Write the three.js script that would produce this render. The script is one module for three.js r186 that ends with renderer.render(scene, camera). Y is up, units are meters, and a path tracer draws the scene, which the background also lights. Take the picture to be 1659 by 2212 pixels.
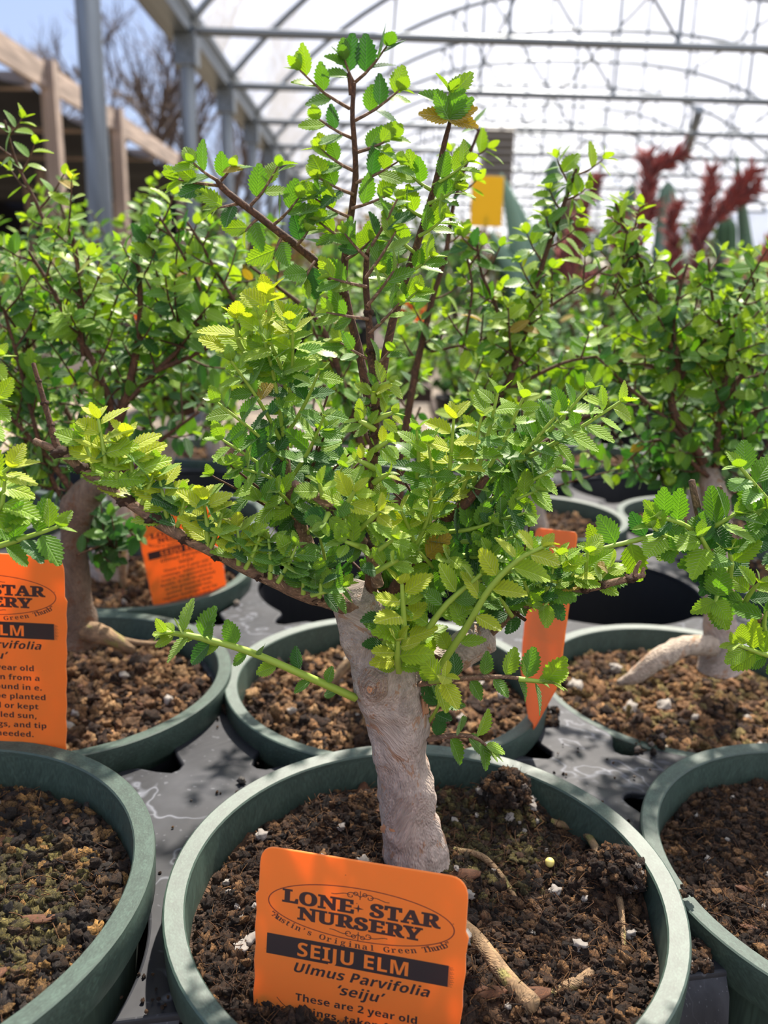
import * as THREE from 'three';
import { mergeGeometries, mergeVertices, toCreasedNormals } from 'three/addons/utils/BufferGeometryUtils.js';
import { RoundedBoxGeometry } from 'three/addons/geometries/RoundedBoxGeometry.js';
import { ImprovedNoise } from 'three/addons/math/ImprovedNoise.js';

// ---------------------------------------------------------------- camera, sky, sun, exposure
const scene = new THREE.Scene();
const D2R = Math.PI / 180, V = (x, y, z) => new THREE.Vector3(x, y, z);
const F = 1800, PITCH = 15.04 * D2R, ROLL = 1.46 * D2R, CAMY = 1.13;
const camera = new THREE.PerspectiveCamera(2 * Math.atan(1106 / F) / D2R, 1659 / 2212, 0.02, 400);
camera.position.set(0, CAMY, 0);
camera.rotation.set(-PITCH, 0, ROLL, 'XYZ');
camera.focus = 0.262;
camera.userData.fStop = 13;
const SUN_AZ = 13 * D2R, SUN_EL = 53 * D2R;
const sunDir = V(Math.sin(SUN_AZ) * Math.cos(SUN_EL), Math.sin(SUN_EL), -Math.cos(SUN_AZ) * Math.cos(SUN_EL));
// thin bright spring haze: pale towards the horizon, bluer overhead, whiter round the sun
const skyTex = (() => {
  const w = 512, h = 256, d = new Float32Array(w * h * 4);
  for (let r = 0; r < h; r++) for (let c = 0; c < w; c++) {
    const el = ((r + 0.5) / h - 0.5) * Math.PI, az = ((c + 0.5) / w - 0.5) * 2 * Math.PI, y = Math.sin(el), x = Math.cos(az) * Math.cos(el), z = Math.sin(az) * Math.cos(el);
    const k = Math.exp(-Math.max(0, y) * 3.2), ang = Math.acos(Math.min(1, x * sunDir.x + y * sunDir.y + z * sunDir.z)), au = Math.exp(-((ang / 0.5) ** 2));
    const zen = [0.20, 0.32, 0.64], hor = [0.50, 0.58, 0.72], i = (r * w + c) * 4;
    for (let q = 0; q < 3; q++) d[i + q] = y < 0 ? [0.30, 0.29, 0.26][q] : zen[q] + (hor[q] - zen[q]) * k + au * [0.50, 0.46, 0.40][q];
    d[i + 3] = 1;
  }
  const t = new THREE.DataTexture(d, w, h, THREE.RGBAFormat, THREE.FloatType); t.mapping = THREE.EquirectangularReflectionMapping; t.magFilter = THREE.LinearFilter; t.needsUpdate = true; return t;
})();
scene.background = skyTex; scene.environment = skyTex;
const sun = new THREE.DirectionalLight(new THREE.Color().setRGB(1, 0.90, 0.78), 14);
sun.name = 'sun';
sun.position.copy(sunDir).multiplyScalar(30).add(V(0, 1, -0.4));
sun.target.position.set(0, 1, -0.4);
sun.castShadow = true; sun.shadow.radius = 2.5; sun.shadow.mapSize.set(2048, 2048);
Object.assign(sun.shadow.camera, { left: -12, right: 12, top: 12, bottom: -12, near: 1, far: 80 });
scene.add(sun, sun.target);
const renderer = new THREE.WebGLRenderer({ antialias: true });
renderer.toneMapping = THREE.LinearToneMapping;
renderer.toneMappingExposure = 1.5;
renderer.shadowMap.enabled = true;

// ---------------------------------------------------------------- helpers
function rngOf(seed) { let a = seed >>> 0; return () => { a = (a + 0x6D2B79F5) | 0; let t = Math.imul(a ^ (a >>> 15), 1 | a); t = (t + Math.imul(t ^ (t >>> 7), 61 | t)) ^ t; return ((t ^ (t >>> 14)) >>> 0) / 4294967296; }; }
const perlin = new ImprovedNoise();
const noise = (x, y, z = 0.5) => perlin.noise(x, y, z);
const fbm = (x, y, z = 0.5, o = 4) => { let s = 0, a = 0.5; for (let i = 0; i < o; i++) { s += a * noise(x, y, z + i * 7.1); x *= 2.03; y *= 2.03; a *= 0.5; } return s; };
const lerp = THREE.MathUtils.lerp, clamp = THREE.MathUtils.clamp, sstep = THREE.MathUtils.smoothstep;
const col = (hex) => new THREE.Color(hex);
const names = new Map();
function numbered(n) { const k = names.get(n) ?? 0; names.set(n, k + 1); return k ? n + '_' + String(k).padStart(3, '0') : n; }
function tag(o, label, category, group, kind) { if (label) o.userData.label = label; if (category) o.userData.category = category; if (group) o.userData.group = group; if (kind) o.userData.kind = kind; return o; }
function thing(name, label, category, pos = [0, 0, 0], group) { const g = new THREE.Group(); g.name = numbered(name); g.position.set(...pos); scene.add(g); return tag(g, label, category, group); }
function mesh(name, geo, mat, parent) { const m = new THREE.Mesh(geo, mat); m.name = parent ? name : numbered(name); m.castShadow = m.receiveShadow = true; (parent ?? scene).add(m); return m; }
// a ray of the photograph's camera: the scene was surveyed by reading points off the photograph and giving each its own distance
const cR = Math.cos(ROLL), sR = Math.sin(ROLL), cP = Math.cos(PITCH), sP = Math.sin(PITCH);
function ray(px, py) { const a = (px - 829.5) / F, b = -(py - 1106) / F, x = cR * a - sR * b, y = sR * a + cR * b; return V(x, y * cP - sP, -y * sP - cP); }
function W(px, py, z) { const r = ray(px, py); return r.multiplyScalar(z / r.z).add(V(0, CAMY, 0)); }          // point on the upright plane at depth z
function toPx(p) { const y = p.y - CAMY, b = y * cP - p.z * sP, z = y * sP + p.z * cP, u = p.x / -z, w = b / -z; return [829.5 + (cR * u + sR * w) * F, 1106 - (cR * w - sR * u) * F, -z]; }
function dataTex(w, h, fn, srgb = true) {
  const d = new Uint8Array(w * h * 4);
  for (let y = 0; y < h; y++) for (let x = 0; x < w; x++) { const c = fn(x / w, y / h), i = (y * w + x) * 4; for (let k = 0; k < 3; k++) d[i + k] = clamp(c[k] ?? c[0], 0, 1) * 255; d[i + 3] = 255; }
  const t = new THREE.DataTexture(d, w, h); t.magFilter = THREE.LinearFilter; t.minFilter = THREE.LinearMipmapLinearFilter; t.generateMipmaps = true;
  t.wrapS = t.wrapT = THREE.RepeatWrapping; if (srgb) t.colorSpace = THREE.SRGBColorSpace; t.needsUpdate = true; return t;
}
const rep = (t, u, v) => { const c = t.clone(); c.repeat.set(u, v); c.needsUpdate = true; return c; };
// periodic noise on the unit square
const tnoise = (u, v, f, s = 0) => { const a = u * 2 * Math.PI, b = v * 2 * Math.PI, r = f / (2 * Math.PI); return noise(Math.cos(a) * r + s, Math.sin(a) * r + Math.cos(b) * r * 1.3 + s * 1.7, Math.sin(b) * r + s * 0.3); };
const tfbm = (u, v, f, s = 0, o = 4) => { let r = 0, a = 0.5; for (let i = 0; i < o; i++) { r += a * tnoise(u, v, f, s + i * 3.7); f *= 2; a *= 0.55; } return r; };
function mat(color, roughness = 0.8, extra = {}) { return new THREE.MeshPhysicalMaterial({ color, roughness, metalness: 0, ...extra }); }
function smooth(g) { g.computeVertexNormals(); return g; }
function bar(a, b, r, seg = 8) { const d = b.clone().sub(a), g = new THREE.CylinderGeometry(r, r, d.length(), seg); g.applyQuaternion(new THREE.Quaternion().setFromUnitVectors(V(0, 1, 0), d.normalize())); const c = a.clone().add(b).multiplyScalar(0.5); return g.translate(c.x, c.y, c.z); }
function beam(a, b, w, h) { const d = b.clone().sub(a), L = d.length(), g = new THREE.BoxGeometry(w, h, L); const m = new THREE.Matrix4().lookAt(V(0, 0, 0), d, V(0, 1, 0)); g.applyMatrix4(m); const c = a.clone().add(b).multiplyScalar(0.5); return g.translate(c.x, c.y, c.z); }
// swept limb: centre line and radii, resampled, with bumpy bark
function limb(pts, radii, { seg = 8, step = 0.006, rough = 0, freq = 300, seed = 0, cap = true, bumps = [] } = {}) {
  const curve = new THREE.CatmullRomCurve3(pts, false, 'centripetal'), L = curve.getLength(), n = Math.max(3, Math.round(L / step));
  const P = [], R = []; for (let i = 0; i <= n; i++) { P.push(curve.getPoint(i / n)); const t = i / n * (radii.length - 1), k = Math.min(radii.length - 2, Math.floor(t)); R.push(lerp(radii[k], radii[k + 1], t - k)); }
  const pos = [], uv = [], idx = []; let T = P[1].clone().sub(P[0]).normalize(), N = Math.abs(T.y) > 0.9 ? V(1, 0, 0) : V(0, 1, 0); N.sub(T.clone().multiplyScalar(N.dot(T))).normalize();
  for (let i = 0; i <= n; i++) {
    T = P[Math.min(n, i + 1)].clone().sub(P[Math.max(0, i - 1)]).normalize(); N.sub(T.clone().multiplyScalar(N.dot(T))).normalize(); const B = T.clone().cross(N);
    for (let j = 0; j <= seg; j++) {
      const a = j / seg * 2 * Math.PI, d = N.clone().multiplyScalar(Math.cos(a)).add(B.clone().multiplyScalar(Math.sin(a))), q = P[i].clone().addScaledVector(d, R[i]);
      let r = R[i]; if (rough) r *= 1 + rough * (noise(q.x * freq + seed, q.y * freq, q.z * freq) + 0.5 * noise(q.x * freq * 2.3, q.y * freq * 2.3 + seed, q.z * freq * 2.3));
      for (const b of bumps) { const e = q.distanceTo(b.at) / b.r; if (e < 2.5) r += b.h * Math.exp(-e * e); }
      const v = P[i].clone().addScaledVector(d, r); pos.push(v.x, v.y, v.z); uv.push(j / seg * 2 * Math.PI * radii[0], i / n * L);
    }
  }
  for (let i = 0; i < n; i++) for (let j = 0; j < seg; j++) { const a = i * (seg + 1) + j, b = a + seg + 1; idx.push(a, a + 1, b, b, a + 1, b + 1); }
  if (cap) { const c = pos.length / 3, e = P[n].clone().addScaledVector(T, R[n] * 0.5); pos.push(e.x, e.y, e.z); uv.push(0, L); for (let j = 0; j < seg; j++) idx.push(n * (seg + 1) + j, n * (seg + 1) + j + 1, c); }
  const g = new THREE.BufferGeometry(); g.setAttribute('position', new THREE.Float32BufferAttribute(pos, 3)); g.setAttribute('uv', new THREE.Float32BufferAttribute(uv, 2)); g.setIndex(idx); g.computeVertexNormals();
  const nn = g.attributes.normal; for (let i = 0; i <= n; i++) { const a = i * (seg + 1), b = a + seg; const x = V(nn.getX(a) + nn.getX(b), nn.getY(a) + nn.getY(b), nn.getZ(a) + nn.getZ(b)).normalize(); nn.setXYZ(a, x.x, x.y, x.z); nn.setXYZ(b, x.x, x.y, x.z); }
  return g;
}
const moved = (g, o) => g.translate(-o.x, -o.y, -o.z);
console.log('helpers');

// ---------------------------------------------------------------- textures and materials
const barkTex = dataTex(512, 512, (u, v) => { const a = tfbm(u, v, 5, 1), b = tfbm(u, v, 22, 5), br = 0.6 * sstep(tfbm(u, v, 6, 9) + 0.5 * tfbm(u, v, 30, 2), 0.24, 0.32), s = 0.86 + 0.22 * a + 0.26 * b, sp = sstep(tnoise(u, v, 70, 3), 0.5, 0.62); return [lerp(0.62 * s + 0.11, 0.60, br) + 0.12 * sp, lerp(0.585 * s + 0.105, 0.45, br) + 0.11 * sp, lerp(0.56 * s + 0.10, 0.34, br) + 0.10 * sp]; });
const barkBump = dataTex(512, 512, (u, v) => [0.5 + 0.5 * tfbm(u, v, 14, 5) + 0.4 * tnoise(u * 1, v, 60, 2)], false);
const twigTex = dataTex(128, 128, (u, v) => { const b = 0.75 + 0.5 * tfbm(u, v, 10, 5), l = sstep(tnoise(u, v, 26, 8), 0.35, 0.5); return [0.60 * b + 0.2 * l, 0.46 * b + 0.2 * l, 0.36 * b + 0.18 * l]; });
const leafVein = (u, v) => { const x = Math.abs(u - 0.5) * 2, mid = Math.exp(-(x * x) / 0.0035), k = ((v - x * 0.36) * 9 % 1 + 1) % 1, d = Math.min(k, 1 - k), side = Math.exp(-(d * d) / 0.010) * (1 - x * 0.4); return [mid, side]; };
const leafTex = dataTex(128, 256, (u, v) => { const [m, s] = leafVein(u, v), n = 0.06 * tfbm(u, v, 12, 4); return [0.84 + 0.10 * m + 0.06 * s + n, 0.86 + 0.09 * m + 0.05 * s + n, 0.74 + 0.16 * m + 0.08 * s + n]; });
const leafBump = dataTex(128, 256, (u, v) => { const [m, s] = leafVein(u, v); return [0.85 - 0.6 * s - 0.7 * m + 0.15 * tnoise(u, v, 20, 3)]; }, false);
const M = {};
M.bark = mat(col('#fff6ee'), 0.85, { map: rep(barkTex, 22, 22), bumpMap: rep(barkBump, 22, 22), bumpScale: 0.0006 });
M.brownBark = mat(col('#a3917f'), 0.9, { map: rep(barkTex, 22, 22), bumpMap: rep(barkBump, 22, 22), bumpScale: 0.0006 });
M.twig = mat(col('#ffffff'), 0.8, { map: rep(twigTex, 60, 60), bumpMap: rep(barkBump, 90, 90), bumpScale: 0.0002 });
M.darkTwig = mat(col('#b59f8e'), 0.8, { map: rep(twigTex, 60, 60), bumpMap: rep(barkBump, 90, 90), bumpScale: 0.0002 });
M.green = mat(col('#8ea83c'), 0.6);
M.bud = mat(col('#c2cf8e'), 0.7);
const LEAFC = ['#dce826', '#bcdc20', '#a4ce1c', '#74ac1e', '#438026', '#c8a41c'];   // tip, young, bright, mid, dark, yellowed
const leafMats = LEAFC.map((h) => mat(col(h), 0.95, { map: leafTex, bumpMap: leafBump, bumpScale: 0.0004, transmission: 0.52, specularIntensity: 0.5, clearcoat: 0.2, clearcoatRoughness: 0.3 }));
const leafAny = mat(col('#ffffff'), 0.95, { map: leafTex, bumpMap: leafBump, bumpScale: 0.0004, transmission: 0.52, specularIntensity: 0.5, clearcoat: 0.2, clearcoatRoughness: 0.3 });
M.pot = mat(col('#43564c'), 0.52, { map: rep(dataTex(256, 256, (u, v) => { const b = 0.86 + 0.22 * tfbm(u, v, 6, 3) + 0.16 * tnoise(u, v, 60, 2), d = sstep(tnoise(u, v, 34, 8) + 0.4 * tnoise(u, v, 7, 2), 0.42, 0.6) * 0.35; return [b + d, b + d * 0.95, b + d * 0.85]; }), 10, 3) });
M.tray = mat(col('#ffffff'), 0.60, { specularIntensity: 0.5,
  map: rep(dataTex(1024, 1024, (u, v) => {
    const w = tfbm(u, v, 5, 2), ridge = 1 - Math.abs(tfbm(u + 0.04 * w, v, 7, 6)) * 38, scale = Math.max(0, ridge) * sstep(tnoise(u, v, 4, 3), -0.05, 0.3), haze = sstep(tfbm(u, v, 8, 4), -0.1, 0.4), sp = sstep(tnoise(u, v, 130, 4), 0.5, 0.6);
    const b = 0.14 + 0.07 * haze + 0.05 * w; return [b + 0.42 * scale * 0.55 + 0.25 * sp * 0.5, b + 0.008 + 0.43 * scale * 0.55 + 0.25 * sp * 0.5, b + 0.028 + 0.45 * scale * 0.55 + 0.25 * sp * 0.5];
  }), 3.4, 3.4), bumpMap: rep(barkBump, 5, 5), bumpScale: 0.00005,
  roughnessMap: rep(dataTex(256, 256, (u, v) => { const r = 0.85 + 0.5 * tfbm(u, v, 6, 8); return [r, r, r]; }, false), 3.4, 3.4)
});
M.pocket = mat(col('#15161a'), 0.45);
M.soil = mat(col('#ffffff'), 1, { map: rep(dataTex(256, 256, (u, v) => { const b = 0.75 + 0.9 * tfbm(u, v, 12, 4, 5), w = sstep(tnoise(u, v, 30, 2), 0.4, 0.6); return [0.32 * b + 0.1 * w, 0.23 * b + 0.07 * w, 0.16 * b + 0.04 * w]; }), 14, 14), bumpMap: rep(barkBump, 18, 18), bumpScale: 0.002 });
M.crumb = mat(col('#ffffff'), 1, { map: rep(dataTex(128, 128, (u, v) => { const b = 0.75 + 0.8 * tfbm(u, v, 9, 6, 4); return [b, b * 0.97, b * 0.94]; }), 0.7, 0.7), bumpMap: rep(barkBump, 0.8, 0.8), bumpScale: 0.0006 });
M.perlite = mat(col('#e6dcd0'), 0.9, { bumpMap: rep(barkBump, 3, 3), bumpScale: 0.0006 });
M.chip = mat(col('#a98763'), 0.85, { map: rep(twigTex, 2, 2) });
M.root = mat(col('#ffffff'), 0.85, { map: rep(dataTex(128, 128, (u, v) => { const b = 0.8 + 0.5 * tfbm(u, v, 8, 5), g = sstep(tfbm(u, v, 5, 2), 0.1, 0.3); return [lerp(0.62 * b, 0.5, g), lerp(0.50 * b, 0.47, g), lerp(0.36 * b, 0.26, g)]; }), 40, 20), bumpMap: rep(barkBump, 40, 40), bumpScale: 0.0006 });
M.steel = mat(col('#8b949b'), 0.42, { metalness: 0.75, map: rep(dataTex(128, 128, (u, v) => { const b = 0.82 + 0.3 * tfbm(u, v, 7, 5); return [b, b, b]; }), 1, 1) });
M.rail = mat(col('#ffffff'), 0.85, { map: rep(dataTex(128, 256, (u, v) => { const b = 0.85 + 0.25 * tnoise(u * 1, v, 5, 3) + 0.2 * Math.sin(40 * u + 6 * tnoise(u, v, 4, 1)) * 0.4; return [0.70 * b, 0.62 * b, 0.55 * b]; }), 2, 1) });
M.film = new THREE.MeshPhysicalMaterial({ color: new THREE.Color().setRGB(0.93, 0.94, 0.95), roughness: 0.54, transmission: 0.92, thickness: 0, specularIntensity: 0.4, side: THREE.DoubleSide, map: rep(dataTex(256, 256, (u, v) => { const b = 0.95 + 0.10 * tfbm(u, v, 5, 3); return [b, b, b]; }), 1, 1) });
M.cloth = mat(col('#14151c'), 0.95, { side: THREE.DoubleSide });
M.ground = mat(col('#ffffff'), 1, { map: rep(dataTex(256, 256, (u, v) => { const b = 0.8 + 0.5 * tfbm(u, v, 9, 3) + 0.3 * tnoise(u, v, 50, 2); return [0.55 * b, 0.50 * b, 0.43 * b]; }), 60, 60), bumpMap: barkBump, bumpScale: 0.01 });
M.hill = mat(col('#ffffff'), 1, { map: rep(dataTex(256, 256, (u, v) => { const b = 0.8 + 0.5 * tfbm(u, v, 9, 3), g = sstep(tfbm(u, v, 6, 8), 0, 0.3); return [lerp(0.62, 0.5, g) * b, lerp(0.56, 0.52, g) * b, lerp(0.44, 0.34, g) * b]; }), 8, 8) });
M.bareTree = mat(col('#57493f'), 0.95);
console.log('materials');

// ---------------------------------------------------------------- the greenhouse
const YAW = -1.13 * D2R, GX = V(Math.cos(YAW), 0, Math.sin(YAW)), GW = V(Math.sin(YAW), 0, -Math.cos(YAW));
const G = (u, y, w) => GX.clone().multiplyScalar(u).addScaledVector(GW, w).setY(y);   // u across the house, w down its length
const GUT = -1.45, MIDU = 3.6, HALF = MIDU - GUT, GUTY = 3.0, RISE = 2.0;
const archY = (u) => GUTY + RISE * (1 - Math.pow(Math.abs((u - MIDU) / HALF), 2.8));
const FRAMES = []; for (let k = -11; k <= 10; k++) FRAMES.push(7.05 + 1.765 * k);
const ENDW = 26;
{
  const g = new THREE.PlaneGeometry(160, 160, 1, 1).rotateX(-Math.PI / 2).translate(0, 0, -50);
  tag(mesh('floor', g, M.ground), null, null, null, 'structure');
  const h = new THREE.PlaneGeometry(90, 26, 30, 16).rotateX(-Math.PI / 2), p = h.attributes.position;
  for (let i = 0; i < p.count; i++) { const x = p.getX(i), z = p.getZ(i), t = sstep(-z, -13, 4); p.setY(i, -0.05 + 2.9 * t + 0.25 * fbm(x * 0.15, z * 0.15)); }
  h.translate(-22, 0, -36); smooth(h);
  tag(mesh('hill', h, M.hill), null, null, null, 'structure');
  // roof film: one continuous sheet over the bows
  const nu = 48, nw = 24, pos = [], uv = [], idx = [], w0 = FRAMES[0], w1 = ENDW;
  for (let i = 0; i <= nw; i++) for (let j = 0; j <= nu; j++) { const u = lerp(GUT, GUT + 2 * HALF, j / nu), w = lerp(w0, w1, i / nw), q = G(u, archY(u) + 0.03, w); pos.push(q.x, q.y, q.z); uv.push(u / 4, w / 4); }
  for (let i = 0; i < nw; i++) for (let j = 0; j < nu; j++) { const a = i * (nu + 1) + j, b = a + nu + 1; idx.push(a, b, a + 1, b, b + 1, a + 1); }
  const f = new THREE.BufferGeometry(); f.setAttribute('position', new THREE.Float32BufferAttribute(pos, 3)); f.setAttribute('uv', new THREE.Float32BufferAttribute(uv, 2)); f.setIndex(idx); smooth(f);
  tag(mesh('ceiling', f, M.film), null, null, null, 'structure');
  // far end wall: film with a frame of bars
  const sh = new THREE.Shape(); sh.moveTo(GUT, 0); for (let j = 0; j <= 40; j++) { const u = lerp(GUT, GUT + 2 * HALF, j / 40); sh.lineTo(u, archY(u)); } sh.lineTo(GUT + 2 * HALF, 0);
  const wg = new THREE.ShapeGeometry(sh), wp = wg.attributes.position; for (let i = 0; i < wp.count; i++) { const q = G(wp.getX(i), wp.getY(i), ENDW + 0.05); wp.setXYZ(i, q.x, q.y, q.z); } smooth(wg);
  const wall = tag(mesh('wall_back', wg, M.film), null, null, null, 'structure');
  for (let k = 0; k <= 10; k++) { const u = GUT + 0.02 + k * (2 * HALF - 0.04) / 10; mesh('stud', bar(G(u, 0, ENDW - 0.02), G(u, archY(u), ENDW - 0.02), 0.035, 6), M.steel, wall); }
  for (const y of [1.1, 1.75, 2.35, 3.0]) mesh('girt', bar(G(GUT, y, ENDW - 0.03), G(GUT + 2 * HALF, y, ENDW - 0.03), 0.03, 6), M.steel, wall);
  // side film on the far side
  const rs = new THREE.BufferGeometry(), a = G(GUT + 2 * HALF, 0, w0), b = G(GUT + 2 * HALF, 0, w1), c = G(GUT + 2 * HALF, GUTY, w1), d = G(GUT + 2 * HALF, GUTY, w0);
  rs.setAttribute('position', new THREE.Float32BufferAttribute([...a.toArray(), ...b.toArray(), ...c.toArray(), ...d.toArray()], 3)); rs.setAttribute('uv', new THREE.Float32BufferAttribute([0, 0, 6, 0, 6, 1, 0, 1], 2)); rs.setIndex([0, 1, 2, 0, 2, 3]); smooth(rs);
  tag(mesh('wall_right', rs, M.film), null, null, null, 'structure');
}
// posts along the open side
[4.69, ...FRAMES.filter((w) => w > 6 && w < 22)].forEach((w, k) => {
  const label = ['tall galvanized steel post nearest the camera, standing alone at the open side', 'galvanized post under the gutter corner where the first tie beam meets it', 'second galvanized post holding up the gutter, counted from the gutter corner', 'third galvanized post holding up the gutter, counted from the gutter corner', 'fourth galvanized post holding up the gutter, counted from the gutter corner'][k] ?? ['fifth', 'sixth', 'seventh', 'eighth', 'ninth', 'tenth'][k - 5] + ' galvanized post of the line receding under the gutter';
  const t = thing('greenhouse_post', label, 'post', G(GUT, 0, w).toArray(), 'posts under the gutter'), top = k ? GUTY - 0.06 : GUTY - 0.06;
  mesh('pipe', new THREE.CylinderGeometry(k ? 0.058 : 0.062, k ? 0.058 : 0.062, top, 20).translate(0, top / 2, 0), M.steel, t);
  mesh('bracket', new RoundedBoxGeometry(0.17, 0.22, 0.15, 2, 0.01).translate(0, top - 0.11, 0), M.steel, t);
});
{
  const t = thing('gutter_beam', 'grey metal gutter running back along the tops of the posts', 'gutter', G(GUT, GUTY, 0).toArray()), o = t.position;
  mesh('channel', moved(beam(G(GUT - 0.06, GUTY + 0.01, FRAMES[0]), G(GUT - 0.06, GUTY + 0.01, ENDW), 0.20, 0.14), o), M.steel, t);
  mesh('lip', moved(beam(G(GUT + 0.07, GUTY + 0.08, FRAMES[0]), G(GUT + 0.07, GUTY + 0.08, ENDW), 0.03, 0.05), o), M.steel, t);
}
// one truss at each frame: bow, tie beam, hanging struts
FRAMES.forEach((w, k) => {
  if (w > ENDW - 1 || w < 5) return;
  const t = thing('roof_truss', w < 6 ? 'steel roof bow nearest the camera, above the open side' : 'steel bow and tie beam, ' + ['first', 'second', 'third', 'fourth', 'fifth', 'sixth', 'seventh', 'eighth', 'ninth', 'tenth', 'eleventh'][Math.round((w - 7.05) / 1.765)] + ' from the front', 'roof truss', G(MIDU, GUTY, w).toArray(), 'roof trusses of the greenhouse'), o = t.position;
  const pts = []; for (let j = 0; j <= 24; j++) { const u = lerp(GUT, GUT + 2 * HALF, j / 24); pts.push(G(u, archY(u), w)); }
  mesh('bow', moved(new THREE.TubeGeometry(new THREE.CatmullRomCurve3(pts), 40, 0.03, 6), o), M.steel, t);
  if (w > 5.5) mesh('tie_beam', moved(bar(G(GUT, GUTY - 0.03, w), G(GUT + 2 * HALF, GUTY - 0.03, w), 0.034, 8), o), M.steel, t);
  for (const du of [-2.6, -1.3, 0, 1.3, 2.6]) mesh('strut', moved(bar(G(MIDU + du, GUTY, w), G(MIDU + du, archY(MIDU + du), w), 0.017, 6), o), M.steel, t);
  if (Math.abs(w - 10.58) < 0.1) mesh('drop_brace', moved(bar(W(1512, 236, -w), W(1482, 335, -w - 0.6), 0.055, 8), o), M.steel, t);
  for (const s of [-1, 1]) mesh('brace', moved(bar(G(MIDU + s * 1.3, GUTY, w), G(MIDU + s * 2.6, archY(MIDU + s * 2.6), w), 0.014, 6), o), M.steel, t);
});
for (const [du, label] of [[-3.4, 'purlin pipe low on the open side of the roof'], [-1.8, 'purlin pipe halfway up the open side of the roof'], [0, 'ridge purlin pipe along the top of the bows'], [1.8, 'purlin pipe halfway down the far side of the roof'], [3.4, 'purlin pipe low on the far side of the roof']]) {
  const u = MIDU + du; tag(mesh('purlin', bar(G(u, archY(u) - 0.04, FRAMES[0]), G(u, archY(u) - 0.04, ENDW), 0.022, 6), M.steel), label, 'pipe', 'purlins of the greenhouse');
}
for (const [u, y, label] of [[1.9, 2.45, 'thin wire line strung under the tie beams'], [5.2, 2.5, 'thin wire line strung toward the far side under the tie beams']]) tag(mesh('hanging_wire', bar(G(u, y, 8), G(u, y, ENDW), 0.008, 5), M.steel), label, 'wire');
// ---------------------------------------------------------------- shade house at the open side
{
  const RU = -3.3, RY = 3.08;
  const t = thing('shade_house', 'open timber shade house roofed in black shade cloth beyond the posts', 'shade house', G(RU, 0, 11).toArray()), o = t.position;
  mesh('rail', moved(beam(G(RU, RY, 4), G(RU, RY, 15.2), 0.05, 0.24), o), M.rail, t);
  mesh('rail', moved(beam(G(RU - 4.6, RY - 0.2, 4), G(RU - 4.6, RY - 0.2, 16), 0.05, 0.2), o), M.rail, t);
  for (const w of [9.2, 11.5, 15.1, 19]) mesh('timber_post', moved(beam(G(RU + 0.03, 0, w), G(RU + 0.03, RY + 0.15, w), 0.14, 0.14).rotateY(0), o), M.rail, t);
  for (const [u, w] of [[-5.4, 14.5], [-6.6, 17], [-5.9, 20], [-8.2, 19]]) mesh('timber_post', moved(bar(G(u, 0, w), G(u, 2.9, w), 0.07, 6), o), M.rail, t);
  for (const w of [6.5, 8.8, 11.1, 13.4]) mesh('rafter', moved(beam(G(RU, RY - 0.12, w), G(RU - 6.5, RY - 0.25, w), 0.05, 0.16), o), M.rail, t);
  const c = new THREE.PlaneGeometry(9, 15, 24, 30).rotateX(-Math.PI / 2), p = c.attributes.position;
  for (let i = 0; i < p.count; i++) { const u = RU - 4.55 + p.getX(i), w = 11 - p.getZ(i), q = G(u, 2.92 - 0.09 * Math.abs(Math.sin((w - 6.5) / 2.3 * Math.PI)) + 0.05 * noise(u * 1.3, w), w + 2.5); p.setXYZ(i, q.x, q.y, q.z); }
  mesh('shade_cloth', moved(smooth(c), o), M.cloth, t);
  const d = new THREE.PlaneGeometry(8, 1.2, 30, 4), dp = d.attributes.position;
  for (let i = 0; i < dp.count; i++) { const q = G(RU - 4.2 + dp.getX(i), 2.35 + dp.getY(i), 21 + 0.1 * Math.sin(dp.getX(i) * 5)); dp.setXYZ(i, q.x, q.y, q.z); }
  mesh('hanging_cloth', moved(smooth(d), o), M.cloth, t);
}
// bare winter trees behind
function bareTree(u, w, h, seed, label) {
  const R = rngOf(seed), t = thing('bare_tree', label, 'tree', G(u, 0, w).toArray(), 'bare winter trees'), o = t.position, twigs = [], trunkPts = [G(u, 0, w), G(u + 0.1, h * 0.25, w), G(u - 0.1, h * 0.45, w)];
  mesh('trunk', moved(limb(trunkPts, [0.3, 0.24, 0.17], { seg: 8, step: 0.3, rough: 0.1, freq: 3 }), o), M.bareTree, t);
  const grow = (a, dir, L, r, lv) => {
    const mid = a.clone().addScaledVector(dir, L * 0.5).add(V(R() - 0.5, R() - 0.5, R() - 0.5).multiplyScalar(L * 0.14)), b = a.clone().addScaledVector(dir, L).add(V(R() - 0.5, R() - 0.2, R() - 0.5).multiplyScalar(L * 0.2));
    const g = limb([a, mid, b], [r, r * 0.8, r * 0.55], { seg: lv < 2 ? 6 : 3, step: L / 3, cap: false });
    if (lv === 0) mesh('branch', moved(g, o), M.bareTree, t); else twigs.push(g);
    if (lv >= 4) return;
    const n = lv < 1 ? 4 : 4;
    for (let i = 0; i < n; i++) { const k = 0.35 + 0.65 * (i + R()) / n, from = k < 0.5 ? a.clone().lerp(mid, k * 2) : mid.clone().lerp(b, k * 2 - 1), nd = dir.clone().add(V((R() - 0.5) * 1.7, (R() - 0.35) * 1.2, (R() - 0.5) * 1.7)).normalize(); grow(from, nd, L * (0.48 + 0.22 * R()), r * 0.52, lv + 1); }
  };
  for (let i = 0; i < 6; i++) { const a = trunkPts[1].clone().lerp(trunkPts[2], i / 5), an = i * 2.4 + R(); grow(a, V(Math.cos(an) * 0.7, 1, Math.sin(an) * 0.5).normalize(), h * (0.28 + 0.1 * R()), 0.12, 0); }
  tag(mesh('twigs', moved(mergeGeometries(twigs), o), M.bareTree, t), null, null, null, 'stuff');
}
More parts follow.
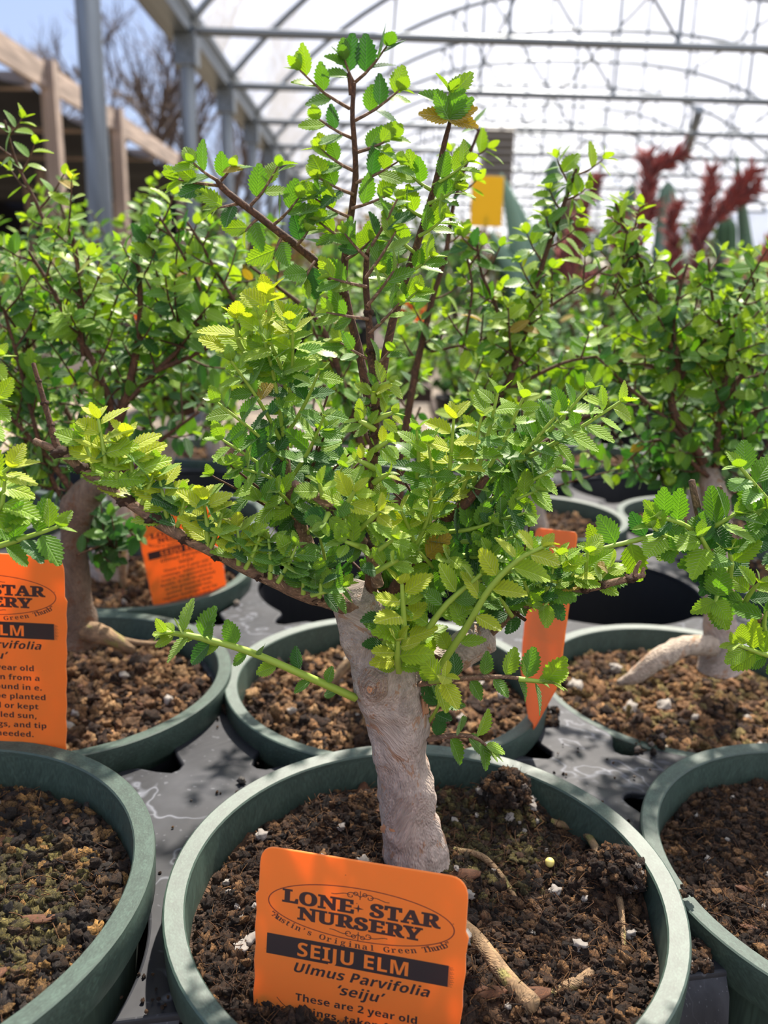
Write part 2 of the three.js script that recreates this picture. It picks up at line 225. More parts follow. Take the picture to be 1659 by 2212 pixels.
bareTree(-6.6, 26, 9.6, 11, 'tall bare tree with a dark trunk between the two front posts');
bareTree(-5.9, 37, 11.2, 12, 'bare tree behind the gutter posts, against blue sky');
bareTree(-13.2, 33, 8.2, 13, 'bare tree far behind the nearest post');
bareTree(-5.6, 48, 10.0, 14, 'bare tree farthest back, low behind the posts');
console.log('greenhouse');

// ---------------------------------------------------------------- bench, trays
const R0 = 0.0825, SX = -0.0197, SZ = 0.0172;
const planeY = (x, z) => CAMY - 2.2577 * R0 + SX * x + SZ * z;               // the pots' rims, a slightly sloping bench
const E1 = [2.01, -0.30], E2 = [-0.15, -2.02], MAIN = [0.193, -2.798];
const cell = (i, j) => [(MAIN[0] + E1[0] * i + E2[0] * j) * R0, (MAIN[1] + E1[1] * i + E2[1] * j) * R0];
const FIT = { '0,0': [0.193, -2.798, 0.073], '0,1': [0.04, -4.77, -0.005], '1,1': [2.045, -5.136, -0.122], '1,0': [2.199, -3.135, -0.017], '-1,0': [-1.823, -2.538, 0.149], '-1,1': [-1.916, -4.621, -0.007], '-1,2': [-2.113, -6.673, 0] };
function potAt(i, j) { const f = FIT[i + ',' + j]; if (f) return { x: f[0] * R0, z: f[1] * R0, rim: planeY(f[0] * R0, f[1] * R0) + f[2] * R0 }; const c = cell(i, j); return { x: c[0], z: c[1], rim: planeY(...c) }; }
const deckY = (x, z) => planeY(x, z) - 0.012, floorY = (x, z) => planeY(x, z) - 0.150, BENCHY = (x, z) => planeY(x, z) - 0.154;
{ // bench of planks on a steel frame
  const t = thing('potting_bench', 'long plank bench under the black plant trays', 'bench', [0, 0, -1.0]), wood = mat(col('#7a6a58'), 0.9, { map: rep(twigTex, 3, 3) });
  for (let k = 0; k < 9; k++) { const x = -0.64 + k * 0.16, g = new RoundedBoxGeometry(0.15, 0.03, 1.6, 1, 0.004); g.rotateX(Math.atan(-SZ)).rotateZ(Math.atan(SX)); mesh('plank', g.translate(x, BENCHY(x, -0.87) - 0.017, 0.13), wood, t); }
  for (const x of [-0.6, 0.6]) for (const z of [-0.12, -1.6]) mesh('leg', new THREE.CylinderGeometry(0.025, 0.025, BENCHY(x, z) - 0.035, 10).translate(x, (BENCHY(x, z) - 0.035) / 2, z + 1), M.steel, t);
}
function holePts(cx, cz, rh, n = 140) {
  const out = [], tilt = Math.atan2(E1[1], E1[0]);
  for (let k = 0; k < n; k++) { const a = k / n * 2 * Math.PI; let r = rh; for (let q = 0; q < 4; q++) { let d = a - tilt - Math.PI / 4 - q * Math.PI / 2; d = Math.atan2(Math.sin(d), Math.cos(d)); r += 0.0155 * Math.exp(-Math.pow(Math.abs(d) / 0.10, 3.2)); } out.push([cx + r * Math.cos(a), cz + r * Math.sin(a)]); }
  return out;
}
function tray(i0, i1, j0, j1, label, frontEdge) {
  const t = thing('plant_tray', label, 'tray', [0, 0, 0], 'black moulded plant trays'), o = V(cell((i0 + i1) / 2, j0)[0], 0, cell(0, j0)[1]); o.y = BENCHY(o.x, o.z); t.position.copy(o);
  const corner = (i, j) => cell(i, j), sh = new THREE.Shape(), rh = R0 * 0.975;
  const outline = [];
  const A = corner(i0 - 0.52, j0 - (frontEdge ? 0.18 : 0.5)), B = corner(i1 + 0.52, j0 - (frontEdge ? 0.18 : 0.5)), C = corner(i1 + 0.52, j1 + 0.5), D = corner(i0 - 0.52, j1 + 0.5), webs = [];
  if (frontEdge) { // the front row's holes break through the front edge
    const lineZ = (x) => lerp(A[1], B[1], (x - A[0]) / (B[0] - A[0])); let last = A; outline.push(A);
    for (let i = i0; i <= i1; i++) { const c = cell(i, j0), p = holePts(c[0], c[1], rh, 200).filter((q) => q[1] < lineZ(q[0])).sort((a, b) => Math.atan2(a[0] - c[0], c[1] - a[1]) - Math.atan2(b[0] - c[0], c[1] - b[1])); const q = p[0][0] < p[p.length - 1][0] ? p : p.reverse(); webs.push([last, q[0]]); outline.push(...q); last = q[q.length - 1]; }
    webs.push([last, B]); outline.push(B, C, D);
  } else outline.push(A, B, C, D);
  outline.forEach((q, k) => k ? sh.lineTo(q[0], -q[1]) : sh.moveTo(q[0], -q[1]));
  for (let j = frontEdge ? j0 + 1 : j0; j <= j1; j++) for (let i = i0; i <= i1; i++) { const c = cell(i, j), h = new THREE.Path(); holePts(c[0], c[1], rh).forEach((q, k) => k ? h.lineTo(q[0], -q[1]) : h.moveTo(q[0], -q[1])); sh.holes.push(h); }
  const g = new THREE.ExtrudeGeometry(sh, { depth: 0.0012, bevelEnabled: true, bevelThickness: 0.0012, bevelSize: 0.0012, bevelSegments: 3, curveSegments: 4 }).rotateX(-Math.PI / 2), p = g.attributes.position;
  for (let k = 0; k < p.count; k++) { const x = p.getX(k), z = p.getZ(k); p.setY(k, p.getY(k) - 0.0024 + deckY(x, z)); }
  g.computeVertexNormals(); mesh('deck', moved(g, o), M.tray, t);
  for (const [a, b] of webs) { // skirt dropping from the front edge between the pots
    if (Math.hypot(a[0] - b[0], a[1] - b[1]) < 0.004) continue;
    const pos = [], uv = [], idx = [], N = 6; for (let k = 0; k <= N; k++) { const d = k / N, fwd = 0.0035 * Math.sin(Math.min(1, d * 4) * Math.PI / 2) + 0.012 * d, dn = 0.001 + 0.11 * d * d + 0.012 * d; for (const [q, s] of [[a, 0], [b, 1]]) { pos.push(q[0], deckY(q[0], q[1]) - dn, q[1] + fwd); uv.push(s * 0.05, d * 0.1); } }
    for (let k = 0; k < N; k++) idx.push(2 * k, 2 * k + 2, 2 * k + 1, 2 * k + 1, 2 * k + 2, 2 * k + 3);
    const s = new THREE.BufferGeometry(); s.setAttribute('position', new THREE.Float32BufferAttribute(pos, 3)); s.setAttribute('uv', new THREE.Float32BufferAttribute(uv, 2)); s.setIndex(idx); mesh('skirt', moved(smooth(s), o), M.tray, t);
  }
  const cup = new THREE.LatheGeometry([[0.0, 0], [0.064, 0], [0.068, 0.004], [0.0800, 0.1350]].map((q) => new THREE.Vector2(...q)), 40);
  for (let j = j0; j <= j1; j++) for (let i = i0; i <= i1; i++) { if (frontEdge && j === j0) continue; const c = cell(i, j), m = mesh('pot_pocket', cup, M.pocket, t); m.position.set(c[0] - o.x, floorY(...c) - 0.002 - o.y, c[1] - o.z); }
  for (let j = j0; j < j1; j++) for (let i = i0; i < i1; i++) { const c = cell(i + 0.5, j + 0.5), f = new THREE.CylinderGeometry(0.012, 0.02, deckY(...c) - floorY(...c) - 0.003, 12, 1, true); const m = mesh('leg', f, M.pocket, t); m.position.set(c[0] - o.x, (deckY(...c) + floorY(...c)) / 2 - 0.001 - o.y, c[1] - o.z); }
}
tray(-2, 2, 0, 2, 'dusty black moulded tray holding the front three rows of pots', true);
tray(-2, 2, 3, 5, 'black moulded tray holding the back rows of pots', false);
console.log('trays');

// ---------------------------------------------------------------- pots and soil
const crumbGeos = [0, 1, 2].map((s) => { let g = new THREE.IcosahedronGeometry(1, 2); g.deleteAttribute('normal'); g.deleteAttribute('uv'); g = mergeVertices(g); g.setAttribute('uv', new THREE.Float32BufferAttribute(Array.from({ length: g.attributes.position.count }, (_, i) => [g.attributes.position.getX(i), g.attributes.position.getZ(i)]).flat(), 2)); const p = g.attributes.position; for (let i = 0; i < p.count; i++) { const v = V(p.getX(i), p.getY(i), p.getZ(i)), k = 1 + 0.6 * noise(v.x * 1.6 + s * 9, v.y * 1.6, v.z * 1.6) + 0.55 * noise(v.x * 3.7, v.y * 3.7 + s, v.z * 3.7) + 0.3 * noise(v.x * 8, v.y * 8 + s * 3, v.z * 8); v.multiplyScalar(k); p.setXYZ(i, v.x, v.y * 0.75, v.z); } g.computeVertexNormals(); return g; });
const fiberGeos = [0, 1].map((s) => limb([V(-1, 0, 0), V(-0.35, 0.25, 0.2 * (s * 2 - 1)), V(0.3, 0.1, -0.25), V(1, 0.15, 0.2)], [0.036, 0.026], { seg: 4, step: 0.4 }));
const chipGeo = (() => { const g = new THREE.SphereGeometry(1, 9, 6); g.scale(1, 0.16, 0.42); const p = g.attributes.position; for (let i = 0; i < p.count; i++) p.setY(i, p.getY(i) + 0.16 * p.getX(i) ** 2 + 0.08 * noise(p.getX(i) * 2, p.getZ(i) * 3)); return smooth(g); })();
const SOILC = { brown: ['#4a3524', '#604630', '#78593c', '#33261c', '#8c6845', '#584230', '#a57d52', '#3e2e22'], tan: ['#644832', '#9a7450', '#ad835a', '#3f2e22', '#c49a6c', '#7c6046', '#d2ab7c', '#4c382a'], moss: ['#827a44', '#615a34', '#968c50', '#453b28', '#746c3c'] };
function pot(group, P) {
  const o = group.position, H = P.rim - o.y, r = R0, pr = [[0, 0], [r * 0.76, 0], [r * 0.785, 0.004], [r * 0.935, H - 0.016], [r * 0.94, H - 0.0145], [r * 0.985, H - 0.0140], [r * 0.994, H - 0.0125], [r, H - 0.0016], [r * 0.997, H - 0.0004], [r * 0.990, H], [r * 0.922, H - 0.0006], [r * 0.916, H - 0.0012], [r * 0.912, H - 0.003], [r * 0.90, H - 0.03], [r * 0.80, 0.02]];
  const m = mesh('pot', toCreasedNormals(new THREE.LatheGeometry(pr.map((q) => new THREE.Vector2(...q)), 96), 0.45), M.pot, group); m.position.set(P.x - o.x, 0, P.z - o.z); return m;
}
function soil(group, P, seed, { crumbs = 1400, size = [0.0008, 0.0030], pal = SOILC.brown, fibers = 300, perlite = 14, perliteSize = [0.0016, 0.0038], chips = 6, depth = 0.014, mounds = [], moss = null, clods = [] } = {}) {
  const R = rngOf(seed), o = group.position, rs = R0 * 0.905, hAt = (x, z) => { let h = P.rim - depth + 0.0045 * fbm(x * 45 + seed, z * 45) + 0.002 * noise(x * 170, z * 170 + seed) + 0.0012 * noise(x * 520, z * 520, seed) - 0.003 * sstep(Math.hypot(x, z), rs * 0.75, rs); for (const m of mounds) { const e = Math.hypot(x - m[0], z - m[1]) / m[2]; h += m[3] * Math.exp(-e * e); } return h; };
  const nr = 60, na = 150, pos = [], uv = [], idx = [];
  for (let i = 0; i <= nr; i++) for (let j = 0; j <= na; j++) { const r = rs * i / nr, a = j / na * 2 * Math.PI, x = r * Math.cos(a), z = r * Math.sin(a); pos.push(x + P.x - o.x, hAt(x, z) - o.y, z + P.z - o.z); uv.push(x, z); }
  for (let i = 0; i < nr; i++) for (let j = 0; j < na; j++) { const a = i * (na + 1) + j, b = a + na + 1; idx.push(a, a + 1, b, b, a + 1, b + 1); }
  const g = new THREE.BufferGeometry(); g.setAttribute('position', new THREE.Float32BufferAttribute(pos, 3)); g.setAttribute('uv', new THREE.Float32BufferAttribute(uv, 2)); g.setIndex(idx); const s = mesh('soil', smooth(g), M.soil, group);
  const spot = (k = 1) => { let x, z; const near = mounds.length && R() < 0.18; if (near) { const m = mounds[Math.floor(R() * mounds.length)], a = R() * 6.283, r = m[2] * 1.3 * Math.sqrt(R()); x = m[0] + r * Math.cos(a); z = m[1] + r * Math.sin(a); } else { const a = R() * 6.283, r = rs * 0.985 * Math.sqrt(R()) * k; x = r * Math.cos(a); z = r * Math.sin(a); } return [x, z]; };
  const put = (list, geo, name, material) => { const im = new THREE.InstancedMesh(geo, material, list.length); im.name = name; im.castShadow = im.receiveShadow = true; list.forEach(([m, c], i) => { im.setMatrixAt(i, m); im.setColorAt(i, c); }); s.add(im); tag(im, null, null, null, 'stuff'); };
  const e = new THREE.Euler(), q = new THREE.Quaternion(), place = (x, y, z, sx, sy, sz, flat) => new THREE.Matrix4().compose(V(x + P.x - o.x, y - o.y, z + P.z - o.z), q.setFromEuler(e.set((R() - 0.5) * flat, R() * 6.28, (R() - 0.5) * flat)), V(sx, sy, sz));
  const lists = [[], [], []];
  for (let k = 0; k < crumbs; k++) { const [x, z] = spot(), a = lerp(size[0], size[1], R() ** 3), mo = moss && R() < 0.75 && Math.hypot(x - moss[0], z - moss[1]) < moss[2] * (0.7 + 0.5 * R()); if (Math.hypot(x, z) + a * 1.2 > R0 * 0.90) continue; const c = col((mo ? SOILC.moss : pal)[Math.floor(R() * (mo ? 5 : 8))]).multiplyScalar(0.8 + 0.5 * R()); lists[k % 3].push([place(x, hAt(x, z) + a * (0.1 + 0.5 * R()), z, a * (0.8 + 0.7 * R()), a * (0.7 + 0.4 * R()), a, 3), c]); }
  lists.forEach((l, k) => put(l, crumbGeos[k], 'soil_crumbs', M.crumb));
  const fl = [[], []]; for (let k = 0; k < fibers; k++) { const [x, z] = spot(0.95), a = lerp(0.0015, 0.006, R() ** 2); if (Math.hypot(x, z) + a > R0 * 0.9) continue; fl[k % 2].push([place(x, hAt(x, z) + 0.0006 + 0.0012 * R(), z, a, a * 0.9, a * 0.9, 1.6), col(['#5b3a20', '#7d5430', '#3b2717', '#a17648'][Math.floor(R() * 4)])]); }
  fl.forEach((l, k) => { if (l.length) put(l, fiberGeos[k], 'root_fibres', M.crumb); });
  for (let k = 0; k < perlite; k++) { const [x, z] = spot(0.93), a = lerp(perliteSize[0], perliteSize[1], R() ** 2.2), m = mesh('perlite_grain', crumbGeos[k % 3], M.perlite, s); m.applyMatrix4(place(x, hAt(x, z) + a * 0.9 + 0.0006, z, a * (1 + 0.5 * R()), a * 1.1, a, 2)); }
  for (let k = 0; k < chips; k++) { const [x, z] = spot(0.85), a = lerp(0.003, 0.0065, R()), m = mesh('bark_chip', chipGeo, M.chip, s); m.applyMatrix4(place(x, hAt(x, z) + 0.0018, z, a, a, a, 0.7)); }
  for (const [cx, cz, cr, n] of clods) { const l = [[], [], []], wh = []; for (let k = 0; k < n; k++) { const a = R() * 6.283, b = Math.acos(1 - R()), q = cr * Math.cbrt(R()), x = cx + q * Math.sin(b) * Math.cos(a), z = cz + q * Math.sin(b) * Math.sin(a), y = hAt(cx, cz) + q * Math.cos(b) * 0.95, w = R() < 0.05, sz = w ? lerp(0.0006, 0.0013, R()) : lerp(0.0005, 0.0020, R() ** 2); l[k % 3].push([place(x, y, z, sz, sz, sz, 6), col(w ? '#d8cec4' : pal[Math.floor(R() * pal.length)])]); if (R() < 0.5) wh.push([place(x, y, z, 0.003, 0.003, 0.003, 6), col(['#5b3a20', '#7d5430', '#3b2717'][Math.floor(R() * 3)])]); } l.forEach((q, k) => put(q, crumbGeos[k], 'soil_clod', M.crumb)); put(wh, fiberGeos[0], 'root_fibres', M.crumb); }
  s.userData.hAt = hAt; return s;
}

// ---------------------------------------------------------------- elm leaves
function leafGeo(wid, fold, curl, twist, n = 8) {
  const pos = [], uv = [], idx = [], half = (t) => wid * Math.pow(Math.sin(Math.PI * Math.pow(clamp(t, 0.001, 0.999), 0.82)), 0.72), z = (x, t) => fold * Math.abs(x) - curl * t * t + twist * x * t;
  const add = (x, y, t) => { pos.push(x, y, z(x, t)); uv.push(0.5 + x / (2.25 * wid), t); return pos.length / 3 - 1; };
  const mid = []; for (let i = 0; i <= n; i++) mid.push(add(0, i / n, i / n));
  for (const s of [-1, 1]) {
    const ed = []; for (let i = 0; i < n; i++) { const t0 = i / n, t1 = (i + 1) / n; ed.push(add(s * half(t0) * (i ? 0.86 : 1), t0, t0)); ed.push(add(s * (half((t0 + t1) / 2 + 0.2 / n) + 0.030), lerp(t0, t1, 0.86), lerp(t0, t1, 0.75))); } ed.push(mid[n]);
    for (let i = 0; i < n; i++) { const a = mid[i], b = mid[i + 1], e0 = ed[2 * i], e1 = ed[2 * i + 1], e2 = ed[2 * i + 2]; const tri = (p, q, r) => s > 0 ? idx.push(p, q, r) : idx.push(p, r, q); tri(a, e0, e1); tri(a, e1, b); if (e2 !== mid[n]) tri(b, e1, e2); }
  }
  const g = new THREE.BufferGeometry(); g.setAttribute('position', new THREE.Float32BufferAttribute(pos, 3)); g.setAttribute('uv', new THREE.Float32BufferAttribute(uv, 2)); g.setIndex(idx); return smooth(g);
}
const leafGeos = [leafGeo(0.33, 0.20, 0.10, 0.1), leafGeo(0.36, 0.10, 0.24, -0.15), leafGeo(0.31, 0.34, 0.18, 0.05), leafGeo(0.34, 0.16, -0.06, 0.2)];
const tmpM = new THREE.Matrix4(), UPV = V(0, 1, 0);

class Elm {
  constructor(name, label, P, seed, group = 'potted elms in the trays') {
    this.P = P; this.k = 1; this.tone = 0; this.R = rngOf(seed); this.seed = seed;
    this.g = thing(name, label, 'plant', [P.x, floorY(P.x, P.z), P.z], group); this.o = this.g.position; this.leaves = [];
    pot(this.g, P);
  }
  soil(opts) { this.s = soil(this.g, this.P, this.seed * 7 + 1, opts); return this; }
  limb(name, pts, radii, material, opts = {}) { this.last = mesh(name, moved(limb(pts, radii, { rough: 0.12, freq: 380, ...opts }), this.o), material, this.g); return this.last; }
  leaf(parent, at, dir, nrm, len, cls) {
    len *= this.k;
    const y = dir.clone().normalize(), zz = nrm.clone().sub(y.clone().multiplyScalar(nrm.dot(y))).normalize(), x = y.clone().cross(zz), m = new THREE.Matrix4().makeBasis(x, y, zz).scale(V(len, len, len)).setPosition(at.clone().sub(this.o));
    const px = toPx(at), inside = px[0] > -30 && px[0] < 1690 && px[1] > -30 && px[1] < 2240; this.leaves.push({ parent, m, cls, geo: Math.floor(this.R() * 4), score: (inside ? 1 : 0) * len / px[2] * (0.8 + 0.4 * this.R()) + (inside ? 0 : -1) - at.distanceTo(this.P ? V(this.P.x, at.y, this.P.z + 0.3) : at) * 0.01 });
  }
  // a leafy shoot along a line: leaves alternate on two sides, larger in the middle, a tuft at the tip
  shoot(pts, { n = 9, len = 0.0095, young = 0.5, r = 0.0006, side = null, tuft = true, from = 0.05, stem = 'green', keep = true, open = 1.25, up = 0.12, fwd = 0.28 } = {}) {
    const R = this.R, c = new THREE.CatmullRomCurve3(pts, false, 'centripetal'), T0 = pts[pts.length - 1].clone().sub(pts[0]).normalize();
    let parent = null; const g = limb(pts, [r * 1.25, r, r * 0.6], { seg: 5, step: 0.004, cap: true });
    if (keep) parent = mesh('shoot', moved(g, this.o), stem === 'green' ? M.green : M.twig, this.g); else (this.twigGeos ??= []).push(moved(g, this.o));
    let S = side ? side.clone() : T0.clone().cross(V(R() - 0.5, R() * 0.3, 1 + R() * 0.5)); S.sub(T0.clone().multiplyScalar(S.dot(T0))).normalize();
    for (let k = 0; k < n; k++) {
      const t = lerp(from, 0.96, (k + 0.5 * R()) / n), at = c.getPoint(t), T = c.getTangent(t), s = k % 2 ? 1 : -1, sv = S.clone().applyAxisAngle(T, (R() - 0.5) * 1.1).multiplyScalar(s);
      const d = sv.clone().multiplyScalar(open).add(T.clone().multiplyScalar(fwd + 0.40 * t)).addScaledVector(UPV, up * (0.4 + R() * 0.6)).add(V(R() - 0.5, R() - 0.5, R() - 0.5).multiplyScalar(0.5)).normalize();
      const nr = T.clone().multiplyScalar(0.8).addScaledVector(UPV, 0.8).addScaledVector(V(0, 0, 1), 0.75).add(V(R() - 0.5, R() - 0.5, R() - 0.5).multiplyScalar(0.9));
      const L = len * (0.62 + 0.5 * Math.sin(Math.PI * Math.min(1, t * 0.75 + 0.12))) * (0.8 + 0.4 * R());
      const yv = young - this.tone + 0.55 * (t - 0.5) + (R() - 0.5) * 0.5, cls = yv > 1.0 ? 0 : yv > 0.78 ? 1 : yv > 0.5 ? 2 : yv > 0.22 ? 3 : 4;
      this.leaf(parent, at.clone().addScaledVector(d, r), d, nr, L, R() < 0.008 ? 5 : cls);
    }
    if (tuft) for (let k = 0; k < 3; k++) { const T = c.getTangent(1), a = k * 2.1 + R(), d = T.clone().multiplyScalar(1).add(S.clone().applyAxisAngle(T, a).multiplyScalar(0.75)).normalize(); this.leaf(parent, c.getPoint(1), d, T.clone().add(d.clone().multiplyScalar(-1)).add(UPV), len * (0.5 + 0.35 * R()), young - this.tone > 0.75 ? 0 : young - this.tone > 0.45 ? 1 : young - this.tone > 0.2 ? 2 : 3); }
    return parent;
  }
  // short shoots set along a branch
  clothe(pts, { every = 0.011, len = 0.009, young = 0.5, n = 5, shootLen = 0.012, from = 0.1, to = 1, keep = true, spread = 1, up = 0.6 } = {}) {
    const R = this.R, c = new THREE.CatmullRomCurve3(pts, false, 'centripetal'), L = c.getLength();
    let k = 0; for (let s = L * from; s <= L * to; s += every * (0.7 + 0.6 * R())) {
      const at = c.getPointAt(Math.min(1, s / L)), T = c.getTangentAt(Math.min(1, s / L)), side = T.clone().cross(V(0.3 * (R() - 0.5), 0.3 * (R() - 0.5), 1)).normalize().multiplyScalar(k++ % 2 ? 1 : -1).applyAxisAngle(T, (R() - 0.5) * 1.5 * spread);
      const d = side.multiplyScalar(1).addScaledVector(T, 0.5).addScaledVector(UPV, up * (0.3 + R())).normalize(), l = shootLen * (0.6 + 0.8 * R());
      this.shoot([at, at.clone().addScaledVector(d, l * 0.55), at.clone().addScaledVector(d, l).addScaledVector(UPV, l * 0.15)], { n: Math.max(2, Math.round(n * (0.7 + 0.6 * R()))), len, young: young + (R() - 0.5) * 0.3, r: 0.00045, keep });
    }
  }
  // shoots filling the inside of the crown
  cloud(centre, rx, ry, rz, count, { len = 0.009, young = 0.3, n = 7, l = 0.03, keep = false } = {}) {
    const R = this.R; for (let k = 0; k < count; k++) { const a = R() * 6.283, b = Math.acos(1 - 2 * R()), q = 0.45 + 0.55 * Math.sqrt(R()), d = V(Math.sin(b) * Math.cos(a), Math.cos(b), Math.sin(b) * Math.sin(a)), tip = centre.clone().add(V(d.x * rx * q, d.y * ry * q, d.z * rz * q)), dd = d.clone().addScaledVector(UPV, 0.7).normalize(), base = tip.clone().addScaledVector(dd, -l * (0.7 + 0.6 * R())); this.shoot([base, base.clone().lerp(tip, 0.5).add(V(R() - 0.5, R() - 0.5, R() - 0.5).multiplyScalar(0.003)), tip], { n, len, young: young + (R() - 0.5) * 0.4, r: 0.0005, keep }); }
  }
  done(most = 300) {
    if (this.twigGeos) tag(mesh('twigs', mergeGeometries(this.twigGeos), M.darkTwig, this.g), null, null, null, 'stuff');
    const L = this.leaves.sort((a, b) => b.score - a.score), rest = [[], [], [], []], R = this.R;
    L.forEach((l, k) => { if (k < most && l.score > 0) { const m = new THREE.Mesh(leafGeos[l.geo], leafMats[l.cls]); m.name = 'leaf'; m.castShadow = m.receiveShadow = true; l.m.decompose(m.position, m.quaternion, m.scale); (l.parent ?? this.g).add(m); } else rest[l.geo].push(l); });
    rest.forEach((a, gk) => { if (!a.length) return; const im = new THREE.InstancedMesh(leafGeos[gk], leafAny, a.length); im.name = 'foliage'; im.castShadow = im.receiveShadow = true; a.forEach((l, i) => { im.setMatrixAt(i, l.m); im.setColorAt(i, col(LEAFC[l.cls]).multiplyScalar(0.85 + 0.3 * R())); }); this.g.add(im); tag(im, null, null, null, 'stuff'); });
    return this;
  }
}
console.log('elm kit');

// ---------------------------------------------------------------- the elm in front
const line = (z, ...p) => p.map(([x, y, dz = 0]) => W(x, y, z + dz));
{
  const P = potAt(0, 0), Z = -0.25, T = new Elm('potted_elm', 'sharply focused elm with a thick knobbly grey trunk in the centre pot', P, 5); T.k = 0.76;
  T.soil({ crumbs: 11000, size: [0.0005, 0.0020], fibers: 3600, perlite: 70, perliteSize: [0.0007, 0.0024], chips: 10, depth: 0.0125, moss: [0.02, -0.036, 0.03], mounds: [[0.036, -0.058, 0.012, 0.010], [0.066, -0.012, 0.012, 0.010], [-0.045, 0.02, 0.02, 0.004], [-0.02, -0.05, 0.02, 0.004], [0.0, -0.02, 0.02, 0.004]], clods: [[0.0345, -0.0535, 0.0095, 420], [0.0655, -0.010, 0.0095, 420]] });
  const L = (...p) => line(Z, ...p);
  // trunk with its knob and bulges
  T.limb('trunk', L([915, 1960], [905, 1880], [884, 1760], [868, 1640], [848, 1520], [828, 1430], [795, 1350], [768, 1290], [764, 1262]), [0.0150, 0.0120, 0.0100, 0.0090, 0.0104, 0.0110, 0.0092, 0.0072, 0.004], M.bark, { seg: 36, step: 0.0012, rough: 0.13, freq: 120, bumps: [{ at: W(795, 1490, Z + 0.009), r: 0.006, h: 0.0032 }, { at: W(800, 1540, Z + 0.010), r: 0.004, h: 0.0022 }, { at: W(800, 1650, Z + 0.008), r: 0.0045, h: 0.0016 }, { at: W(925, 1560, Z + 0.003), r: 0.006, h: 0.0018 }, { at: W(765, 1400, Z + 0.004), r: 0.005, h: 0.0016 }, { at: W(915, 1720, Z + 0.008), r: 0.005, h: 0.0014 }] });
  const trunk = T.last;
  { // healed pruning scar: rings of bark
    const c = W(800, 1488, Z + 0.0142), n = V(-0.25, 0.05, 1).normalize(), q = new THREE.Quaternion().setFromUnitVectors(V(0, 0, 1), n), brown = mat(col('#b58460'), 0.9);
    const pos = [], uv = [], idx = [], nr = 22, na = 48; for (let i = 0; i <= nr; i++) for (let j = 0; j <= na; j++) { const a = j / na * 2 * Math.PI, e = i / nr, wob = 1 + 0.22 * noise(Math.cos(a) * 1.4, Math.sin(a) * 1.4, 3) * e, rr = 0.0060 * e * wob, hh = 0.0006 * Math.cos(e * 27 + 1.5 * noise(Math.cos(a) * 2, Math.sin(a) * 2, e * 2)) * (1 - e * 0.5) - 0.0030 * e * e + 0.0006 * (1 - e); pos.push(rr * Math.cos(a) * 0.82, rr * Math.sin(a), hh); uv.push(rr * Math.cos(a), rr * Math.sin(a)); }
    for (let i = 0; i < nr; i++) for (let j = 0; j < na; j++) { const k = i * (na + 1) + j, l = k + na + 1; idx.push(k, l, k + 1, k + 1, l, l + 1); }
    const sg = new THREE.BufferGeometry(); sg.setAttribute('position', new THREE.Float32BufferAttribute(pos, 3)); sg.setAttribute('uv', new THREE.Float32BufferAttribute(uv, 2)); sg.setIndex(idx); smooth(sg).applyQuaternion(q).translate(c.x, c.y, c.z); mesh('pruning_scar', moved(sg, T.o), mat(col('#f4e2d2'), 0.9, { map: rep(barkTex, 60, 60), bumpMap: rep(barkBump, 60, 60), bumpScale: 0.0006 }), trunk);
    const core = crumbGeos[1].clone().scale(0.0012, 0.0016, 0.0007).applyQuaternion(q).translate(c.x, c.y, c.z + 0.0002); mesh('scar_core', moved(core, T.o), brown, trunk);
    // plates of brown bark lifting low on the trunk
    for (const [x, y, a, b] of [[853, 1790, 0.0036, 0.0064], [822, 1566, 0.0034, 0.0020], [936, 1800, 0.0016, 0.0070], [916, 1525, 0.0014, 0.0055], [862, 1865, 0.0028, 0.0055]]) { const c2 = W(x, y, Z + 0.0072 - Math.abs(x - 884 + (y - 1760) * -0.12) * 0.00006), f = crumbGeos[2].clone().scale(a, b, 0.0022).translate(c2.x, c2.y, c2.z); mesh('bark_plate', moved(f, T.o), brown, trunk); }
  }
  T.limb('cut_stub', L([880, 1455, -0.004], [960, 1425, -0.008], [1030, 1385, -0.010], [1055, 1372, -0.011]), [0.0072, 0.0062, 0.0060, 0.0052], M.bark, { seg: 18, step: 0.002, rough: 0.12, freq: 220 });
  // roots lying on the soil, right of the trunk and of the tag
  const rootOn = (name, pts, radii) => { const h = (p) => { const x = p.x - P.x, z = p.z - P.z; return T.s.userData.hAt(x, z); }; T.limb(name, pts.map(([px, py, lift = 0]) => { let p = W(px, py, -0.23), r = ray(px, py); for (let k = 0; k < 6; k++) { const y = h(p) + lift, t = (y - CAMY) / r.y; p = r.clone().multiplyScalar(t).add(V(0, CAMY, 0)); } return p; }), radii, M.root, { seg: 10, step: 0.002, rough: 0.14, freq: 260 }); };
  rootOn('surface_root', [[985, 1985, 0.001], [1040, 2040, 0.0015], [1090, 2110, 0.0018], [1150, 2175, 0.0012]], [0.0022, 0.0026, 0.0028, 0.0033]);
  rootOn('surface_root', [[1190, 1775, 0.001], [1255, 1795, 0.0012], [1300, 1860, 0.0014], [1335, 1930, 0.001], [1350, 2060, 0.000]], [0.0014, 0.0016, 0.0014, 0.0012, 0.0007]);
  rootOn('surface_root', [[980, 1835, 0.0], [1040, 1850, 0.001], [1085, 1895, 0.001], [1130, 1970, 0.0005]], [0.0010, 0.0012, 0.0010, 0.0009]);
  rootOn('surface_root', [[1180, 2150, 0.0], [1250, 2120, 0.001], [1290, 2090, 0.0]], [0.0016, 0.0018, 0.0012]);

  const br = (pts, r, m = M.twig, o = {}) => { T.limb('branch', pts, r, m, { seg: 9, step: 0.003, rough: 0.16, freq: 500, ...o }); return pts; };
